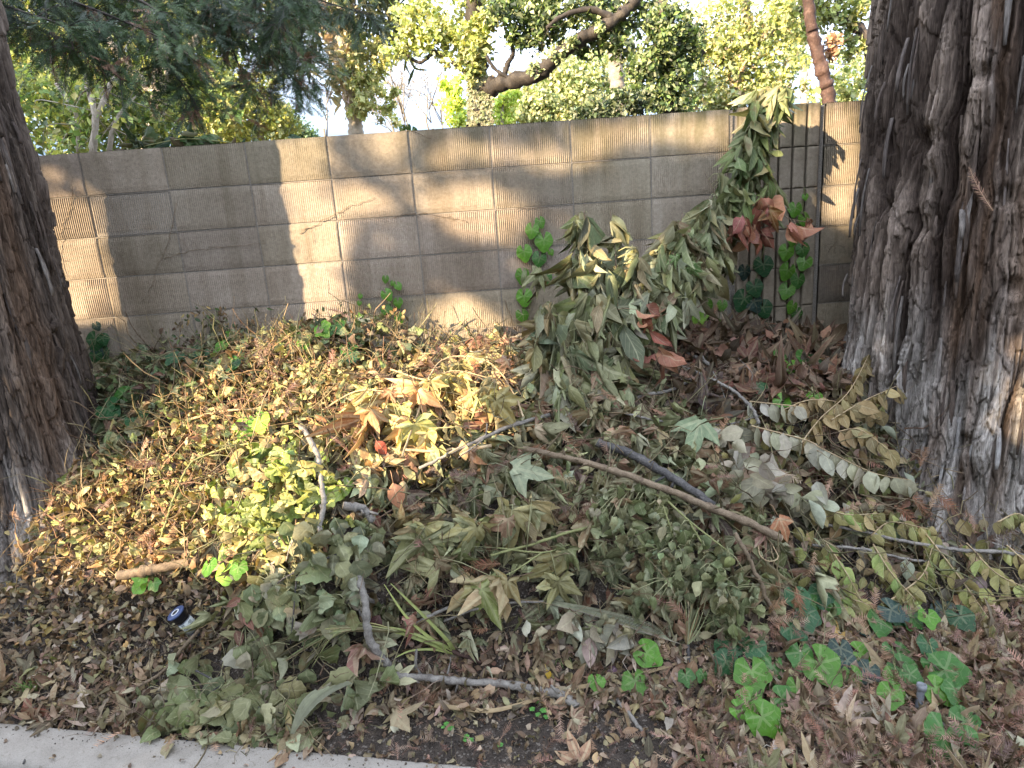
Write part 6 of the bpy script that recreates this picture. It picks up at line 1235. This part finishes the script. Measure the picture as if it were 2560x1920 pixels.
tree('far pale trunk tree seen between the ivy shoot top and the leaning pine', [([(1735, 290, 19), (1737, 220, 19), (1736, 170, 19), (1735, 120, 19)], .11, .09)], 'palm_bark', [([(1720, 110, 40, 19, 700), (1850, 150, 50, 19, 800), (1830, 210, 40, 19, 900), (1770, 215, 20, 19, 250), (1680, 215, 30, 19, 500), (1600, 220, 60, 20, 1100), (1500, 215, 60, 20, 1100), (1450, 230, 50, 20, 700)], PALE + [(.34, .38, .14)], .12)], 0)
# bare winter tree in the gap
bt = empty('bare_tree', (at(935, 300, 16)[0], 16, .5), 'leafless thin twigged tree in the sky gap between palm and oak', 'tree'); B = Batch()
def bare(p, d, l, r, k):
    e = p + d * l; B.tube([p, (p + e) / 2 + rng.normal(0, l * .05, 3), e], [r, r * .85, r * .7], (.3, .27, .25), k=4)
    if k == 0: return
    for _ in range(rng.integers(2, 5)):
        q = p + d * l * rng.uniform(.35, 1); nd = d + rdir(1)[0] * .75 + (0, 0, .1); nd[1] *= .6; nd /= np.linalg.norm(nd); bare(q, nd, l * rng.uniform(.55, .8), r * .62, k - 1)
for px, Y, h in ((935, 16, 1.3), (880, 15, 1.2), (700, 17, 1.5), (850, 17, .9), (955, 17, 1.)):
    p = at(px, 300, Y); p[2] = .5; q = at(px, 278, Y); B.tube([p, q], [.035, .03], (.3, .26, .22), k=5); bare(q - (0, 0, .5), np.array([rng.normal(0, .08), 0, 1.]), h, .024, 4)
B.build('twigs', M['far_bark'], bt)

# ------------------------------------------------------------------ redwood boughs hanging in at upper left
def boughs(parent, spec, cols, n_per, size, name='needle_foliage'):
    spec = [(a, b, int(n * .9)) for a, b, n in spec]
    B = Batch(); Bb = Batch()
    for pts, Y0, n in spec:
        W = catmull([at(px, py, Y0 + dy) for px, py, dy in pts], 9); Bb.tube(W, np.linspace(.010, .003, len(W)), k=5, wob=.08)
        for _ in range(n):
            i = rng.integers(2, len(W)); d = rdir(1)[0] * (1, .7, .5) + (0, 0, -.45); d /= np.linalg.norm(d); l = rng.uniform(.10, .30); e = W[i] + d * l; m = (W[i] + e) / 2 + (0, 0, .02); Q = catmull([W[i], m, e], 4); Bb.tube(Q, np.linspace(.0022, .001, len(Q)), k=3)
            k = rng.integers(5, 10); P = Q[rng.integers(1, len(Q), k)]; D = d + rdir(k) * .75 + (0, 0, -.25); c = pal(cols, 1, .12)[0]; c = c if rng.random() > .10 else np.array([.20, .10, .06])
            B.put(T_SPRIGS[rng.integers(0, 3)], P, D, rdir(k) * .7 + (0, -.4, .7), size * rng.uniform(.7, 1.25, k), c * rng.normal(1, .1, (k, 1)), 1., 0, rng.uniform(-.2, .5, k), .008)
    Bb.build('boughs', M['dark_bark'], parent); B.build(name, M['needle'], parent, False)
RG = [(.04, .08, .03), (.06, .11, .04), (.08, .13, .045), (.03, .055, .028)]
boughs(left, [([(-40, -60, 0), (120, -10, .1), (300, 60, .15), (420, 120, .15)], 3.5, 75), ([(-20, -40, 0), (150, -20, .2), (380, 20, .3), (560, 90, .3), (640, 190, .3)], 3.9, 100), ([(60, -60, 0), (330, -30, .3), (560, 20, .4), (640, 90, .4), (672, 170, .4)], 4.1, 95),
              ([(-40, 20, 0), (80, 60, 0), (180, 110, 0), (260, 170, 0)], 3.6, 55), ([(-40, -20, 0), (200, 20, .1), (330, 110, .1), (400, 190, .1), (430, 240, .1)], 3.7, 70), ([(100, -60, 0), (400, -30, .3), (480, 60, .3), (520, 150, .3), (560, 215, .3)], 4.0, 75),
              ([(200, -60, .2), (420, -60, .3), (600, -30, .4), (720, 10, .4), (800, 30, .5)], 4.3, 95), ([(0, -80, .1), (250, -50, .2), (450, -10, .2), (500, 40, .2)], 3.9, 90), ([(-30, 0, 0), (60, 30, 0), (140, 60, 0), (160, 110, 0)], 3.4, 45), ([(600, -60, .3), (640, -10, .3), (650, 60, .3), (655, 130, .3)], 4.2, 50), ([(200, -20, 0), (300, 0, 0), (360, 50, 0), (370, 110, 0)], 3.8, 60), ([(300, -60, 0), (560, -50, 0), (620, 0, 0), (600, 60, 0)], 3.9, 60)], RG, 8, .11)

# ------------------------------------------------------------------ unseen tree behind the viewer, crown carved to throw the dappled shade
LITP = [  # seen regions that receive sun (2212 px view)
 ('wall', [(60, 440), (120, 428), (180, 426), (225, 440), (300, 470), (310, 700), (160, 700), (60, 690)]),
 ('wall', [(500, 300), (705, 290), (728, 335), (712, 372), (722, 400), (700, 410), (760, 465), (765, 530), (745, 600), (765, 720), (775, 800), (560, 800), (520, 640), (500, 450)]),
 ('wall', [(745, 292), (900, 282), (900, 335), (830, 350), (800, 322), (760, 312)]),
 ('wall', [(700, 392), (800, 405), (880, 440), (820, 476), (745, 470)]),
 ('wall', [(930, 402), (1000, 392), (1080, 402), (1125, 430), (1138, 475), (1100, 520), (1040, 532), (990, 512), (960, 480), (905, 440)]),
 ('wall', [(960, 640), (1010, 640), (1060, 670), (1130, 720), (1150, 790), (860, 790), (880, 720), (920, 690)]),
 ('wall', [(905, 330), (1000, 315), (1080, 320), (1240, 330), (1230, 290), (1400, 268), (1585, 262), (1585, 322), (1460, 318), (1380, 300), (1330, 322), (1230, 372), (1100, 350), (950, 352)]),
 ('wall', [(1590, 235), (1640, 240), (1690, 235), (1770, 230), (1850, 226), (1870, 400), (1850, 520), (1800, 480), (1790, 400), (1760, 330), (1700, 300), (1610, 330)]),
 ('wall', [(1540, 610), (1590, 600), (1600, 780), (1500, 780)]),
 ('heap', [(70, 1215), (100, 1120), (190, 1050), (250, 1015), (330, 990), (360, 940), (380, 860), (500, 800), (620, 735), (690, 700), (740, 740), (900, 770), (1000, 690), (1130, 690), (1150, 780), (1100, 880), (1130, 930), (1060, 975), (960, 1030), (860, 1050), (800, 1130), (740, 1180), (700, 1235), (600, 1260), (400, 1235), (300, 1262), (100, 1260)]),
 ('heap', [(1380, 640), (1460, 640), (1430, 740), (1390, 700)]), ('heap', [(1490, 640), (1560, 640), (1560, 720), (1490, 720)]),
 ('bark', [(2185, 830), (2400, 800), (2400, 960), (2205, 960)]),
 ('trunk', [(-200, 760), (20, 820), (60, 900), (100, 1000), (135, 1075), (120, 1100), (60, 1000), (-200, 900)]),
]
def lit_at(Q):
    """for points Q of the sunward crown: does the ray through them end in a sunlit patch?"""
    m = len(Q); out = np.zeros(m, bool); done = np.zeros(m, bool); d = -SUN
    zs_ = np.linspace(-.2, 5, 60); rl_ = np.array([radius_at(LC, ledge, z) for z in zs_]); rr_ = np.array([radius_at(RC, redge, z) for z in zs_])
    ts = np.arange(5.5, 16, .03); kind = np.zeros(m, int); hitp = np.zeros((m, 3))
    for t in ts:
        P = Q + d * t; ok = ~done
        w = ok & (P[:, 1] > WALL) & (P[:, 2] < ZT + .6) & (P[:, 2] > -.5); h = ok & ~w & (P[:, 1] > 1.2) & (P[:, 1] < WALL) & (P[:, 2] < H(P[:, 0], P[:, 1]))
        k = ok & ~w & ~h & (P[:, 2] > 0) & ((P[:, 0] - LC[0]) ** 2 + (P[:, 1] - LC[1]) ** 2 < np.interp(P[:, 2], zs_, rl_) ** 2) 
        k4 = ok & ~w & ~h & ~k & (P[:, 2] > 0) & ((P[:, 0] - RC[0]) ** 2 + (P[:, 1] - RC[1]) ** 2 < np.interp(P[:, 2], zs_, rr_) ** 2)
        for sel, v in ((w, 1), (h, 2), (k, 3), (k4, 4)): kind[sel] = v; hitp[sel] = P[sel]; done |= sel
    ok = kind > 0; px, py = project(hitp)
    for z, poly in LITP:
        k = inpoly(px, py, poly) & (kind == {'wall': 1, 'heap': 2, 'trunk': 3, 'bark': 4}[z]); out |= k
    return out | (~done & (Q[:, 2] < 0))
gt_c = np.array([0., 2.6, 1.3]) + SUN * 9.0
sx = np.cross(SUN, [0, 0, 1.]); sx /= np.linalg.norm(sx); sy = np.cross(sx, SUN); sy = -sy if sy[2] < 0 else sy
gb = empty('gobo_tree', (gt_c[0], gt_c[1], -.14), 'unseen tree behind the viewer, crown cut so its shade dapples the heap', 'tree')
ng = 140000; u = rng.uniform(-4.8, 4.8, ng); v = rng.uniform(-3.1, 2.6, ng); w = rng.uniform(-.5, .5, ng)
Q = gt_c + sx * u[:, None] + sy * v[:, None] + SUN * w[:, None]
L0 = lit_at(Q); near = np.zeros(len(Q), bool)
for a, b in ((.09, 0), (-.09, 0), (0, .09), (0, -.09), (.065, .065), (-.065, .065), (.065, -.065), (-.065, -.065)): near |= lit_at(Q + sx * a + sy * b)
k = ~L0 & (near | (rng.random(len(Q)) < .6)); Q = Q[k]; near = near[k]; B = Batch(); m = len(Q)
B.put(T_RHOMB, Q - .02 * SUN, rdir(m), SUN + .35 * rdir(m), np.where(near, rng.uniform(.035, .055, m), rng.uniform(.10, .12, m)), pal(MIDG, m), 1.7, 0, 0, .03); B.build('crown', M['farleaf'], gb, False)
B = Batch(); tb = gt_c + SUN * 1.2; B.tube(catmull([(tb[0] + 3, tb[1] - 2, -.14), (tb[0] + 2.6, tb[1] - 1.8, 1.5), (tb[0] + 2.5, tb[1] - 1.9, 3.)], 6), np.linspace(.22, .14, 13), k=12, wob=.03); B.build('trunk', M['far_bark'], gb)

hg = empty('sky_blocker_hedge', (0, -9.5, -.14), 'tall dark hedge added out of view behind the viewer to cut low skylight', 'sky_blocker_hedge'); B = Batch(); nh = 16000  # added unseen to hold back low sky light and deepen undersides
P = np.stack([rng.uniform(-16, 16, nh), -9.5 + rng.uniform(-.5, .5, nh), rng.uniform(-.1, 4.3, nh) ], 1); B.put(T_RHOMB, P, rdir(nh), rdir(nh) * .6 + (0, 1, .3), rng.uniform(.22, .34, nh), pal(DK, nh), 1.8, 0, 0, .03); B.build('foliage', M['farleaf'], hg, False)
B = Batch()
for x in np.linspace(-15, 15, 16): B.tube([(x, -9.6, -.14), (x + .1, -9.6, 1.5), (x, -9.5, 3.4)], [.06, .05, .02], k=6)
B.build('stems', M['far_bark'], hg)
# ------------------------------------------------------------------ light, sky, camera
w_ = bpy.data.worlds.new('World'); sc.world = w_; w_.use_nodes = True; nt = w_.node_tree; bg = nt.nodes['Background']
sky = nt.nodes.new('ShaderNodeTexSky'); sky.sky_type = 'NISHITA'; sky.sun_disc = False; sky.sun_elevation = SEL; sky.sun_rotation = math.atan2(SUN[0], SUN[1]); sky.air_density = .8; sky.dust_density = .2; sky.ozone_density = 2.
hs = nt.nodes.new('ShaderNodeHueSaturation'); hs.inputs['Saturation'].default_value = .34; nt.links.new(sky.outputs[0], hs.inputs['Color']); gd = nt.nodes.new('ShaderNodeTexCoord'); sxyz = nt.nodes.new('ShaderNodeSeparateXYZ'); nt.links.new(gd.outputs['Generated'], sxyz.inputs[0]); hz = mix(nt, 1., hs.outputs[0], ramp(nt, sxyz.outputs['Z'], [(0., (.13, .145, .165)), (.14, (.115, .15, .20)), (.42, (.95, .95, .95)), (1., (1.4, 1.4, 1.4))]), 'MULTIPLY'); nt.links.new(hz, bg.inputs[0]); bg.inputs[1].default_value = .15
sl = bpy.data.lights.new('sun', 'SUN'); sl.energy = 2.5; sl.angle = math.radians(.5); sl.color = (1., .77, .50)
so = bpy.data.objects.new('sun', sl); C.objects.link(so); so.rotation_euler = Vector(SUN).to_track_quat('Z', 'Y').to_euler(); so.location = (0, 0, 12)
cam = bpy.data.cameras.new('camera'); co = bpy.data.objects.new('camera', cam); C.objects.link(co); sc.camera = co
cam.sensor_width = 36; cam.lens = 36 * F / 2560; cam.clip_start = .05; cam.clip_end = 1000
from mathutils import Matrix
co.matrix_world = Matrix(((RT[0], UP[0], -FW[0], O[0]), (RT[1], UP[1], -FW[1], O[1]), (RT[2], UP[2], -FW[2], O[2]), (0, 0, 0, 1)))
sc.view_settings.view_transform = 'Standard'; sc.view_settings.look = 'None'; sc.view_settings.exposure = 3.0; sc.view_settings.gamma = 1
sc.render.engine = 'CYCLES'; sc.cycles.use_denoising = True; sc.cycles.denoising_prefilter = 'ACCURATE'; sc.cycles.max_bounces = 6; sc.cycles.transmission_bounces = 4; sc.cycles.diffuse_bounces = 3; sc.cycles.glossy_bounces = 2
